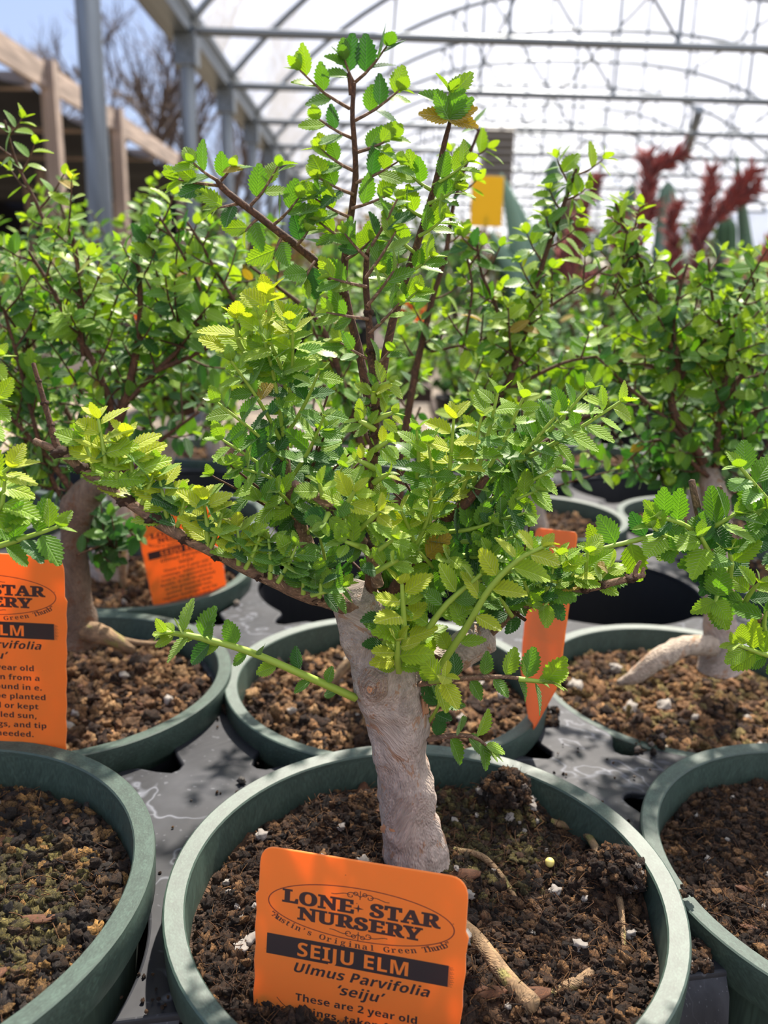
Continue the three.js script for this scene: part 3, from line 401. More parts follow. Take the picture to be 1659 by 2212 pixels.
  const knots = (pts, list) => { const c = new THREE.CatmullRomCurve3(pts, false, 'centripetal'); for (const [t, r] of list) { const p = c.getPointAt(t), g = crumbGeos[0].clone().scale(r, r, r).translate(p.x - T.o.x, p.y - T.o.y, p.z - T.o.z); mesh('knot', g, M.darkTwig, T.last); } };
  // long low branch to the left, bare twig at its end
  const b1 = br(L([765, 1308, 0.004], [660, 1284, 0.010], [560, 1240, 0.014], [470, 1195, 0.016], [370, 1145, 0.018], [270, 1080, 0.018], [190, 1022, 0.018], [130, 978, 0.018], [74, 952, 0.018]), [0.0034, 0.0024, 0.0021, 0.0019, 0.0017, 0.0015, 0.0014, 0.0013, 0.0009]);
  knots(b1, [[0.12, 0.0026], [0.3, 0.0022], [0.43, 0.0024], [0.53, 0.0022], [0.63, 0.0024], [0.72, 0.0023], [0.86, 0.0019], [0.93, 0.0022]]);
  br(L([126, 975, 0.018], [110, 920, 0.016], [92, 855, 0.014], [72, 785, 0.012]), [0.0013, 0.0009, 0.0008, 0.0006], M.darkTwig); knots(L([126, 975, 0.018], [110, 920, 0.016], [92, 855, 0.014], [72, 785, 0.012]), [[0.3, 0.0010], [0.55, 0.0010], [0.8, 0.0008]]);
  for (const [bx, by, tx, ty, n, yg, ln] of [[232, 1052, 212, 905, 8, 1.1, 0.0125], [250, 1066, 250, 960, 6, 0.55, 0.0100], [292, 1095, 275, 945, 9, 1.1, 0.0125], [300, 1100, 335, 1010, 7, 0.35, 0.0105], [362, 1142, 345, 1040, 8, 1.0, 0.0120], [378, 1148, 400, 1075, 6, 0.4, 0.0095], [448, 1187, 440, 1082, 8, 1.0, 0.0115], [452, 1190, 480, 1110, 6, 0.4, 0.0085], [515, 1220, 512, 1140, 8, 0.95, 0.0100], [530, 1228, 560, 1160, 6, 0.35, 0.0085], [583, 1250, 580, 1165, 8, 0.7, 0.0085], [600, 1258, 640, 1180, 7, 0.3, 0.0090], [655, 1283, 650, 1220, 7, 0.35, 0.0085], [690, 1290, 690, 1240, 7, 0.3, 0.0090], [672, 1286, 740, 1268, 6, 0.3, 0.0092], [205, 1030, 180, 945, 5, 0.45, 0.0100]]) T.shoot(L([bx, by, 0.017], [lerp(bx, tx, 0.5) + 3, lerp(by, ty, 0.5), 0.018], [tx, ty, 0.016]), { n, len: ln, young: yg, r: 0.00065, from: 0.16, up: 0.25 });
  // dark upright leader
  const b2 = br(L([800, 1290, 0], [805, 1160, 0.006], [806, 1000, 0.008], [812, 860, 0.008], [803, 780, 0.006], [797, 700, 0.004], [790, 600, 0.002], [795, 525, 0]), [0.0022, 0.0016, 0.0014, 0.0014, 0.0013, 0.0011, 0.0009, 0.0007], M.darkTwig);
  knots(b2, [[0.35, 0.0013], [0.45, 0.0016], [0.5, 0.0018], [0.57, 0.0017], [0.63, 0.0018], [0.72, 0.0015], [0.82, 0.0013]]);
  for (const [x, y, tx, ty, n, ln, yg] of [[793, 545, 858, 430, 7, 0.0085, 0.35], [795, 560, 745, 505, 6, 0.008, 0.35], [790, 600, 855, 500, 5, 0.0088, 0.35], [792, 620, 710, 600, 6, 0.0085, 0.45], [794, 660, 860, 570, 5, 0.0088, 0.35], [796, 690, 705, 675, 6, 0.0085, 0.5], [797, 720, 862, 655, 5, 0.0088, 0.4], [803, 780, 735, 740, 5, 0.0085, 0.5], [804, 800, 840, 760, 4, 0.008, 0.4]]) T.shoot(L([x, y, 0.005], [lerp(x, tx, 0.5), lerp(y, ty, 0.45), 0.007], [tx, ty, 0.008]), { n: Math.round(n * 0.6), len: ln, young: yg, r: 0.00045, stem: 'brown', up: 0.1, from: 0.3, fwd: 0.75, open: 0.85 });
  // fat opening buds up the leader
  for (const [x, y, s] of [[842, 832, 1], [806, 855, -1], [848, 898, 1], [838, 960, 1], [775, 915, -1], [772, 1000, -1], [838, 1030, 1], [836, 1090, 1], [770, 1090, -1]]) T.shoot(L([808, y + 12, 0.009], [lerp(808, x, 0.5), y + 2, 0.011], [x, y - 6, 0.012]), { n: 4, len: 0.0066, young: 0.75, r: 0.0009, up: 0.2 });
  // tall back leader and its left arm
  const b4 = br(L([798, 880, 0.004], [778, 770, 0.0], [752, 665, -0.002], [742, 600, -0.003], [750, 520, -0.003], [760, 450, -0.002], [768, 380, 0], [766, 316, 0.001], [761, 242, 0.002], [765, 180, 0.002]), [0.0015, 0.0013, 0.0012, 0.0012, 0.0011, 0.0010, 0.0009, 0.0008, 0.0007, 0.0006], M.darkTwig);
  br(L([759, 205, 0.002], [754, 165, 0.002], [752, 158, 0.002]), [0.0007, 0.0006, 0.0004], M.darkTwig);
  for (const [x, y, tx, ty, n, yg] of [[764, 180, 835, 100, 8, 0.2], [764, 178, 745, 130, 5, 0.2], [756, 235, 648, 152, 8, 0.35], [763, 262, 862, 195, 9, 0.35], [764, 300, 690, 258, 6, 0.4], [768, 330, 848, 298, 8, 0.4], [766, 370, 692, 322, 7, 0.5], [768, 395, 858, 350, 8, 0.45], [764, 420, 690, 385, 7, 0.5], [758, 470, 682, 430, 7, 0.45], [760, 450, 830, 425, 6, 0.4], [752, 520, 690, 480, 7, 0.5], [748, 560, 800, 520, 5, 0.4]]) T.shoot(L([x, y, 0], [lerp(x, tx, 0.5), lerp(y, ty, 0.4), 0.002], [tx, ty, 0.003]), { n: Math.round(n * 0.55), len: 0.0092, young: yg, r: 0.00042, stem: 'brown', up: 0.1, from: 0.3, fwd: 0.75, open: 0.85, tuft: true });
  const b5 = br(L([748, 640, -0.002], [690, 572, 0], [620, 515, 0.002], [550, 461, 0.003], [480, 405, 0.004], [468, 388, 0.004]), [0.0013, 0.0012, 0.0011, 0.0010, 0.0009, 0.0006], M.darkTwig);
  for (const [x, y, tx, ty, n, yg] of [[470, 390, 418, 352, 5, 0.4], [472, 395, 500, 360, 4, 0.5], [478, 402, 385, 388, 6, 0.4], [535, 450, 600, 360, 8, 0.4], [520, 440, 470, 450, 4, 0.4], [585, 490, 645, 428, 7, 0.4], [640, 530, 665, 500, 5, 0.35], [560, 470, 530, 500, 4, 0.5], [680, 565, 660, 600, 4, 0.4], [610, 510, 590, 560, 4, 0.5]]) T.shoot(L([x, y, 0.002], [lerp(x, tx, 0.5), lerp(y, ty, 0.4), 0.004], [tx, ty, 0.005]), { n: Math.round(n * 0.55), len: 0.0092, young: yg, r: 0.00042, stem: 'brown', up: 0.1, from: 0.3, fwd: 0.75, open: 0.85 });
  T.leaf(null, W(480, 372, Z + 0.006), V(1, 0.35, 0.2), V(0, 1, 0.6), 0.0075, 5);
  // right upright branch ending in yellowed leaves
  const b6 = br(L([815, 880, -0.006], [840, 730, -0.010], [870, 620, -0.012], [900, 530, -0.012], [922, 460, -0.012], [942, 390, -0.011], [960, 310, -0.010], [972, 262, -0.010]), [0.0015, 0.0013, 0.0012, 0.0011, 0.0010, 0.0009, 0.0008, 0.0006], M.darkTwig);
  T.shoot(L([972, 262, -0.010], [968, 230, -0.009], [972, 200, -0.008]), { n: 4, len: 0.0105, young: 0.35, r: 0.0006 });
  for (const [dx, dy, c] of [[-1, 0.25, 5], [0.75, -0.15, 5], [0.9, 0.25, 5], [-0.6, 0.9, 3], [0.4, 1, 3], [0.9, 0.8, 3]]) T.leaf(null, W(970, 258, Z - 0.008), V(dx, dy, 0.3), V(0.1, 0.6, 1), 0.0115, c);
  for (const [x, y, tx, ty, n] of [[935, 400, 1010, 350, 5], [930, 410, 880, 370, 5], [925, 440, 985, 410, 5], [915, 470, 870, 440, 5], [905, 510, 960, 470, 5], [895, 545, 850, 500, 5], [880, 590, 930, 555, 5], [870, 620, 830, 590, 4], [858, 660, 900, 630, 4]]) T.shoot(L([x, y, -0.011], [lerp(x, tx, 0.5), lerp(y, ty, 0.4), -0.009], [tx, ty, -0.008]), { n, len: 0.0085, young: 0.5, r: 0.0005, up: 0.2, from: 0.25, fwd: 0.75, open: 0.85 });
  // stub with fat buds, left of centre
  const b3 = br(L([816, 1262, 0.010], [800, 1200, 0.014], [765, 1145, 0.017], [705, 1088, 0.019], [634, 1042, 0.020]), [0.0019, 0.0015, 0.0015, 0.0014, 0.0010]);
  knots(b3, [[0.35, 0.0021], [0.52, 0.0018], [0.70, 0.0018], [0.9, 0.0017]]);
  for (const [x, y, tx, ty, n, yg] of [[700, 1085, 690, 1045, 4, 0.7], [735, 1112, 765, 1062, 6, 0.95], [770, 1150, 820, 1105, 6, 0.9], [715, 1098, 700, 1130, 4, 0.4], [800, 1200, 850, 1165, 6, 0.5], [810, 1235, 860, 1210, 5, 0.45], [790, 1185, 745, 1170, 5, 0.4]]) T.shoot(L([x, y, 0.018], [lerp(x, tx, 0.5), lerp(y, ty, 0.5), 0.021], [tx, ty, 0.023]), { n, len: 0.0090, young: yg, r: 0.0009 });
  // grey stem at the left of the crown and its many shoots
  br(L([690, 1250, -0.004], [645, 1125, -0.006], [622, 1050, -0.006], [612, 955, -0.008], [620, 850, -0.010]), [0.0026, 0.0022, 0.0020, 0.0018, 0.0012]);
  for (const [x, y, tx, ty, n, yg, ln] of [[615, 960, 560, 690, 14, 0.6, 0.0100], [618, 900, 632, 715, 12, 0.4, 0.0100], [612, 960, 500, 780, 12, 0.35, 0.0095], [620, 1000, 470, 870, 12, 0.35, 0.0105], [622, 1050, 480, 950, 11, 0.3, 0.0100], [612, 950, 690, 800, 10, 0.3, 0.0095], [625, 1040, 700, 900, 11, 0.3, 0.0095], [625, 1050, 520, 1010, 8, 0.3, 0.0095], [645, 1120, 560, 1080, 8, 0.3, 0.0095], [640, 1110, 600, 1060, 8, 0.4, 0.009], [650, 1130, 740, 1010, 10, 0.25, 0.009], [660, 1160, 690, 1090, 8, 0.25, 0.009], [700, 1250, 690, 1160, 8, 0.25, 0.009], [620, 860, 585, 740, 9, 0.45, 0.0105]]) T.shoot(L([x, y, -0.006], [lerp(x, tx, 0.5) + 6, lerp(y, ty, 0.5), 0.0], [tx, ty, 0.006]), { n: Math.round(n * 0.8), len: ln, young: yg, r: 0.0006 });
  for (const [tx, ty] of [[540, 700], [578, 640], [510, 690], [625, 700]]) T.shoot(L([lerp(tx, 590, 0.5), ty + 110, -0.004], [tx + 6, ty + 50, -0.002], [tx, ty, 0]), { n: 6, len: 0.0130, young: 0.95, r: 0.0009 });
  // the right half of the crown
  br(L([850, 1290, -0.004], [905, 1175, -0.004], [965, 1118, 0], [1012, 1080, 0.004], [1052, 1030, 0.006]), [0.0028, 0.0022, 0.0019, 0.0016, 0.0010], M.darkTwig);
  br(L([880, 1300, -0.006], [930, 1200, -0.012], [1020, 1080, -0.014], [1150, 975, -0.014], [1200, 940, -0.014]), [0.0026, 0.0020, 0.0016, 0.0012, 0.0007], M.darkTwig);
  for (const [x, y, tx, ty, n, yg, ln] of [[955, 1100, 980, 905, 12, 1.15, 0.0120], [940, 1120, 925, 960, 9, 0.4, 0.0100], [985, 1100, 1040, 900, 12, 0.5, 0.0100], [1010, 1080, 1075, 850, 13, 0.45, 0.0098], [1020, 1070, 1130, 860, 12, 0.5, 0.0095], [1060, 1040, 1200, 900, 12, 0.35, 0.0098], [1080, 1020, 1340, 868, 16, 0.5, 0.0098], [1100, 1010, 1270, 840, 12, 0.4, 0.0098], [1010, 1100, 1200, 1010, 11, 0.3, 0.0100], [1010, 1110, 1160, 1060, 10, 0.3, 0.0100], [1000, 1130, 1130, 1110, 10, 0.25, 0.0098], [960, 1150, 1060, 1130, 9, 0.25, 0.0098], [920, 1180, 930, 1060, 9, 0.3, 0.0098], [900, 1190, 865, 1100, 8, 0.9, 0.0095], [880, 1210, 935, 1085, 9, 0.85, 0.0100], [990, 1170, 1110, 1160, 9, 0.25, 0.0100], [940, 1230, 905, 1190, 7, 0.4, 0.0105], [960, 1200, 970, 1205, 6, 0.5, 0.0110], [1000, 1200, 1060, 1200, 7, 0.25, 0.0105], [1010, 1260, 1160, 1210, 9, 0.3, 0.0095], [900, 1050, 900, 930, 8, 0.4, 0.0095]]) T.shoot(L([x, y, 0], [lerp(x, tx, 0.5) + 4, lerp(y, ty, 0.5) + 4, 0.004], [tx, ty, 0.008]), { n, len: ln, young: yg, r: 0.0007 });
  // bright soft shoots in front
  for (const [pts, n, yg, ln] of [
    [[[872, 1430, 0.012], [872, 1350, 0.018], [868, 1262, 0.020]], 10, 1.05, 0.0115], [[[950, 1440, 0.010], [1010, 1350, 0.018], [1062, 1265, 0.022], [1125, 1205, 0.024], [1172, 1182, 0.024]], 11, 1.05, 0.0120], [[[900, 1400, 0.012], [960, 1310, 0.018], [1040, 1240, 0.020]], 9, 0.6, 0.0110],
    [[[862, 1450, 0.013], [858, 1420, 0.018], [860, 1385, 0.021]], 6, 1.1, 0.0105], [[[930, 1470, 0.012], [950, 1470, 0.018], [962, 1462, 0.021]], 4, 0.95, 0.0120], [[[830, 1400, 0.010], [840, 1350, 0.014], [835, 1310, 0.016]], 6, 0.35, 0.0095]]) T.shoot(L(...pts), { n, len: ln, young: yg, r: 0.0010 });
  // green shoot low at the left
  T.shoot(L([768, 1508, 0.008], [660, 1460, 0.016], [530, 1405, 0.022], [430, 1378, 0.026], [358, 1366, 0.028]), { n: 13, len: 0.0078, young: 0.5, r: 0.0011, from: 0.06, up: 0.05, open: 0.8 });
  T.shoot(L([470, 1390, 0.024], [420, 1374, 0.027], [375, 1366, 0.028]), { n: 4, len: 0.0115, young: 0.5, r: 0.0009 });
  // low shoots at the right
  T.shoot(L([905, 1478, 0.004], [1000, 1466, 0.010], [1090, 1462, 0.014], [1165, 1472, 0.016]), { n: 9, len: 0.0095, young: 0.35, r: 0.0008, stem: 'brown' });
  T.shoot(L([1120, 1466, 0.015], [1165, 1472, 0.016], [1190, 1474, 0.017]), { n: 3, len: 0.0125, young: 0.6, r: 0.0007 });
  T.shoot(L([925, 1598, 0.004], [985, 1588, 0.008], [1025, 1592, 0.010], [1050, 1610, 0.011]), { n: 6, len: 0.0118, young: 0.4, r: 0.0008, stem: 'brown' });
  T.shoot(L([925, 1560, 0.002], [945, 1530, 0.006], [950, 1510, 0.007]), { n: 4, len: 0.0085, young: 0.1, r: 0.0006 });
  // low bare-ended branch to the right
  const b9 = br(L([1055, 1368, -0.010], [1120, 1315, -0.004], [1200, 1287, 0.002], [1290, 1266, 0.006], [1392, 1242, 0.008]), [0.0020, 0.0016, 0.0014, 0.0013, 0.0009], M.twig);
  knots(b9, [[0.55, 0.0019], [0.68, 0.0018], [0.78, 0.0016], [0.93, 0.0018]]);
  br(L([1372, 1248, 0.008], [1374, 1228, 0.008], [1384, 1212, 0.008]), [0.0008, 0.0007, 0.0005], M.twig); br(L([1385, 1244, 0.008], [1392, 1226, 0.008]), [0.0006, 0.0005], M.twig);
  for (const [x, y, tx, ty, n, yg] of [[1105, 1330, 1080, 1290, 5, 0.25], [1150, 1305, 1130, 1250, 7, 0.3], [1175, 1295, 1195, 1230, 7, 0.5], [1205, 1287, 1210, 1200, 8, 0.5], [1230, 1280, 1240, 1225, 7, 0.95], [1260, 1272, 1270, 1195, 8, 0.6], [1275, 1270, 1320, 1225, 7, 0.55], [1190, 1290, 1175, 1310, 4, 0.4], [1220, 1283, 1150, 1215, 8, 0.3]]) T.shoot(L([x, y, 0.002], [lerp(x, tx, 0.5), lerp(y, ty, 0.5), 0.006], [tx, ty, 0.008]), { n, len: 0.0095, young: yg, r: 0.0007 });
  // inner crown
  T.cloud(W(640, 1010, Z - 0.012), 0.030, 0.030, 0.025, 8, { young: 0.2, len: 0.0095 });
  T.cloud(W(1020, 1080, Z - 0.014), 0.036, 0.030, 0.025, 10, { young: 0.2, len: 0.0098 });
  T.cloud(W(820, 1200, Z - 0.010), 0.034, 0.020, 0.022, 10, { young: 0.15, len: 0.0095 });
  T.cloud(W(1080, 1220, Z - 0.012), 0.030, 0.016, 0.022, 9, { young: 0.3, len: 0.0095 });
  T.cloud(W(870, 1330, Z - 0.004), 0.018, 0.012, 0.018, 6, { young: 0.3, len: 0.009 });
  T.done(300);
  // odds and ends on this pot's soil
  const yb = mesh('yellow_fruit', new THREE.SphereGeometry(0.0017, 12, 10), mat(col('#e8d67a'), 0.4), T.s), yp = W(1187, 1868, -0.27); void yp;
  const r = ray(1187, 1868), hy = P.rim - 0.010, tt = (hy - CAMY) / r.y; yb.position.set(r.x * tt - T.o.x, hy - T.o.y + 0.001, r.z * tt - T.o.z);
}
console.log('main elm');

// ---------------------------------------------------------------- the elms around it
const tanSoil = { pal: SOILC.tan, size: [0.0010, 0.0036], crumbs: 2600, fibers: 260, perlite: 16, chips: 10 };
function neighbour(i, j, label, seed, Z, spec) {
  const P = potAt(i, j), T = new Elm('potted_elm', label, P, seed); T.tone = 0.14; T.k = i === 0 || j === 1 ? 0.88 : 0.92; T.soil(spec.soil ?? tanSoil);
  const L = (p) => p.map(([x, y, dz = 0]) => W(x, y, Z + dz));
  for (const [p, r] of spec.trunk ?? []) T.limb('trunk', L(p), r, spec.bark ?? M.bark, { seg: 16, step: 0.003, rough: 0.14, freq: 150 });
  for (const [p, r, m] of spec.root ?? []) T.limb('surface_root', L(p), r, m ?? M.root, { seg: 10, step: 0.003, rough: 0.16, freq: 200 });
  for (const [p, r, o] of spec.stems ?? []) { const q = L(p); T.limb('branch', q, o?.light ? r : r.map((v) => v * 0.72), o?.light ? M.twig : M.darkTwig, { seg: 7, step: 0.005, rough: 0.14, freq: 400 }); if (o?.bare !== true) T.clothe(q, { len: 0.0095, young: 0.5, keep: false, ...(spec.leafy ?? {}), ...(o ?? {}) }); }
  for (const [p, o] of spec.shoots ?? []) T.shoot(L(p), { keep: true, ...o });
  for (const [x, y, dz, rx, ry, rz, n, o] of spec.clouds ?? []) T.cloud(W(x, y, Z + dz), rx, ry, rz, Math.round(n * 0.55), o);
  T.done(spec.most ?? 300); return T;
}
const th = (a, b, c) => [a, (a + b) / 2, b, (b + (c ?? b * 0.7)) / 2, c ?? b * 0.6];
// behind the front elm
neighbour(0, 1, 'elm in the pot directly behind the front trunk, its tall twigs rising between the leaves', 21, -0.405, {
  soil: { ...tanSoil, crumbs: 3200, size: [0.0010, 0.0036], mounds: [[0.0, 0.02, 0.02, 0.003]] },
  trunk: [[[[815, 1470, -0.004], [820, 1380, -0.004], [835, 1280, -0.002], [850, 1180, 0]], [0.011, 0.010, 0.009, 0.006]]],
  root: [[[[772, 1416, 0.004], [745, 1440, 0.008], [715, 1480, 0.014]], [0.0032, 0.0028, 0.0020]]],
  leafy: { every: 0.0105, n: 4, shootLen: 0.011, up: 0.4, young: 0.62 },
  stems: [
    [[[850, 1180], [880, 900], [930, 660], [960, 560], [980, 440], [1012, 340], [1035, 280]], [0.004, 0.0026, 0.0018, 0.0015, 0.0012, 0.0009], { from: 0.35 }],
    [[[860, 1150], [980, 960], [1085, 850], [1125, 750], [1155, 630], [1185, 530], [1218, 440], [1245, 365]], [0.004, 0.003, 0.0022, 0.0018, 0.0015, 0.0010], { from: 0.3, young: 0.75, every: 0.0058, n: 5, len: 0.0105, shootLen: 0.012 }],
    [[[1110, 790], [1090, 720], [1062, 640], [1040, 590], [1030, 520]], [0.0016, 0.0012, 0.0008], { young: 0.5 }],
    [[[930, 760], [1000, 745], [1040, 735], [1090, 705]], [0.0010, 0.0009, 0.0006], { young: 0.7 }],
    [[[1000, 750], [1012, 690], [1020, 620], [1008, 550]], [0.0010, 0.0008], { young: 0.6 }],
    [[[840, 1160], [760, 900], [690, 700], [600, 620], [540, 575]], [0.0035, 0.0024, 0.0014, 0.0009], { from: 0.4, young: 0.6 }],
    [[[800, 960], [740, 830], [690, 740], [655, 660]], [0.0018, 0.0012, 0.0008], { young: 0.5 }],
    [[[1085, 850], [1180, 800], [1230, 780], [1290, 770]], [0.0016, 0.0012, 0.0008], { young: 0.6, from: 0.4 }],
    [[[1140, 690], [1190, 660], [1250, 620], [1310, 575]], [0.0012, 0.0010, 0.0007], { young: 0.65, from: 0.3 }]],
  clouds: [[900, 850, -0.01, 0.06, 0.03, 0.04, 22, { young: 0.5, len: 0.0085 }], [1150, 950, -0.01, 0.05, 0.035, 0.04, 22, { young: 0.5, len: 0.009 }], [660, 930, -0.02, 0.05, 0.05, 0.03, 26, { young: 0.45, len: 0.009 }], [1100, 720, 0, 0.02, 0.03, 0.03, 10, { young: 0.75, len: 0.009 }]],
});
// left of it, its pot behind the cropped tag
neighbour(-1, 1, 'elm at the left with a lumpy grey trunk behind the cropped orange tag', 22, -0.40, {
  soil: { ...tanSoil, chips: 26, perlite: 10 }, bark: M.brownBark,
  trunk: [[[[176, 1385, 0.004], [168, 1290, 0.006], [160, 1180, 0.006], [172, 1090, 0.004], [215, 1030, 0.002], [245, 930, 0]], [0.0105, 0.0070, 0.0062, 0.0088, 0.005, 0.0035]]],
  root: [[[[175, 1360, 0.006], [230, 1375, 0.016], [290, 1405, 0.020]], [0.006, 0.0045, 0.0025]], [[[230, 1378, 0.016], [310, 1390, 0.018], [385, 1388, 0.012]], [0.0022, 0.0014, 0.0008]]],
  leafy: { every: 0.0085, n: 5, shootLen: 0.014, young: 0.6, up: 0.5 },
  stems: [
    [[[245, 930], [265, 880], [298, 740], [303, 640], [297, 560], [300, 520]], [0.0045, 0.0030, 0.0022, 0.0016, 0.0009], { young: 0.45, every: 0.007 }],
    [[[245, 930], [235, 860], [195, 770], [150, 700], [110, 620], [60, 540]], [0.003, 0.0022, 0.0016, 0.001], { young: 0.5 }],
    [[[180, 770], [172, 690], [170, 600], [150, 500], [100, 480], [75, 430], [35, 350], [10, 260]], [0.0016, 0.0014, 0.0012, 0.0008], { young: 0.8 }],
    [[[265, 880], [340, 800], [400, 740], [440, 660], [400, 560], [345, 470]], [0.002, 0.0016, 0.0012, 0.0008], { young: 0.6 }],
    [[[340, 800], [430, 760], [520, 690], [475, 600], [430, 520], [405, 480]], [0.0018, 0.0014, 0.001, 0.0008], { young: 0.45 }],
    [[[172, 1080], [120, 1010], [70, 950], [10, 890]], [0.003, 0.002, 0.0012], { young: 0.5 }],
    [[[150, 1100], [110, 1030], [60, 860], [40, 780], [0, 640]], [0.002, 0.0015, 0.001], { young: 0.6 }],
    [[[260, 1040], [350, 950], [430, 890]], [0.0018, 0.0014, 0.0009], { young: 0.3, from: 0.5 }],
    [[[165, 1190], [220, 1180], [290, 1140]], [0.0016, 0.0012, 0.0008], { young: 0.1, up: 0.1 }]],
  clouds: [[200, 800, -0.02, 0.055, 0.05, 0.04, 44, { young: 0.2, len: 0.0095 }], [180, 640, -0.01, 0.05, 0.03, 0.035, 24, { young: 0.65, len: 0.0100 }], [60, 720, -0.01, 0.03, 0.06, 0.03, 22, { young: 0.6, len: 0.0100 }], [380, 640, 0, 0.035, 0.035, 0.03, 20, { young: 0.6, len: 0.0095 }], [240, 1130, 0.0, 0.028, 0.014, 0.02, 12, { young: 0.0, len: 0.0105 }], [60, 950, -0.02, 0.03, 0.04, 0.03, 16, { young: 0.3, len: 0.0095 }]],
});
// right: pale root and smooth trunk
neighbour(1, 1, 'elm at the right with a smooth pale trunk and a thick white surface root', 23, -0.425, {
  soil: { ...tanSoil, pal: [...SOILC.tan.slice(0, 6), '#8a7040', '#9a8a55'], crumbs: 4200, size: [0.0011, 0.0038], perlite: 12 },
  trunk: [[[[1555, 1445, 0.0], [1556, 1380, 0.0], [1552, 1290, 0], [1545, 1190, -0.004], [1545, 1080, -0.006], [1520, 1000, -0.008]], [0.0115, 0.0090, 0.0082, 0.0076, 0.0075, 0.005]]],
  root: [[[[1540, 1395, 0.006], [1480, 1396, 0.014], [1420, 1425, 0.020], [1370, 1462, 0.022], [1335, 1476, 0.022]], [0.0058, 0.0055, 0.0058, 0.0042, 0.0016], mat(col('#fff4e2'), 0.8, { map: rep(barkTex, 14, 14), bumpMap: rep(barkBump, 20, 20), bumpScale: 0.001 })]],
  leafy: { every: 0.0085, n: 5, shootLen: 0.012, young: 0.6, up: 0.4 },
  stems: [
    [[[1520, 1000], [1450, 870], [1465, 790], [1420, 690], [1385, 570], [1345, 480], [1330, 440]], [0.004, 0.0026, 0.0020, 0.0016, 0.0012, 0.0008], { young: 0.7, from: 0.2 }],
    [[[1465, 790], [1455, 700], [1470, 620], [1485, 570]], [0.0016, 0.0013, 0.0009], { young: 0.6 }],
    [[[1480, 800], [1400, 790], [1300, 772], [1220, 770]], [0.0018, 0.0014, 0.0008], { young: 0.6, every: 0.012 }],
    [[[1545, 1010], [1560, 880], [1610, 800], [1650, 740]], [0.003, 0.0022, 0.0012], { young: 0.45 }],
    [[[1470, 820], [1520, 740], [1590, 680], [1640, 600]], [0.0018, 0.0014, 0.0008], { young: 0.65 }],
    [[[1520, 1000], [1430, 900], [1350, 830], [1290, 770]], [0.0022, 0.0016, 0.0008], { young: 0.4 }],
    [[[1530, 1030], [1420, 950], [1350, 1000]], [0.0018, 0.0012, 0.0008], { young: 0.3 }],
    [[[1560, 880], [1570, 760], [1540, 650], [1530, 560]], [0.0018, 0.0014, 0.0008], { young: 0.7 }]],
  clouds: [[1500, 680, -0.01, 0.055, 0.045, 0.04, 46, { young: 0.6, len: 0.0092 }], [1600, 820, -0.01, 0.04, 0.05, 0.04, 40, { young: 0.45, len: 0.0092 }], [1430, 930, -0.02, 0.05, 0.04, 0.04, 44, { young: 0.35, len: 0.0088 }], [1600, 980, -0.01, 0.04, 0.03, 0.04, 24, { young: 0.35, len: 0.009 }], [1350, 560, 0, 0.02, 0.03, 0.02, 10, { young: 0.75, len: 0.009 }]],
});
// the pots at the two lower corners: their trunks stand outside the picture
neighbour(-1, 0, 'elm in the pot at the lower left corner, only its right-hand shoots in view', 24, -0.225, {
  soil: { crumbs: 10000, size: [0.0006, 0.0023], fibers: 1800, perlite: 16, perliteSize: [0.0007, 0.0019], chips: 12, depth: 0.013, moss: [0.03, -0.005, 0.03], pal: ['#463628', '#5e4832', '#332a22', '#785e3e', '#282320', '#a07e4e', '#4c443e', '#bf9556'] },
  trunk: [[[[-300, 1880], [-290, 1600], [-270, 1400], [-240, 1300]], [0.012, 0.009, 0.008, 0.006]]],
  stems: [[[[-240, 1300], [-150, 1180], [-60, 1100]], [0.003, 0.002, 0.001], { young: 0.6 }], [[[-240, 1300], [-180, 1000], [-100, 850]], [0.003, 0.002, 0.001], { young: 0.8 }]],
  shoots: [[[[-160, 1215], [-40, 1190], [60, 1160], [125, 1138]], { n: 11, len: 0.0100, young: 0.45, r: 0.0009, up: 0.1 }], [[[-120, 1120], [-40, 1060], [20, 1010]], { n: 8, len: 0.0115, young: 0.95, r: 0.0009 }], [[[-60, 1150], [0, 1100], [10, 1040]], { n: 8, len: 0.0100, young: 0.8, r: 0.0008 }], [[[-110, 850], [-40, 790], [-5, 770]], { n: 5, len: 0.0085, young: 0.85, r: 0.0008 }]],
});
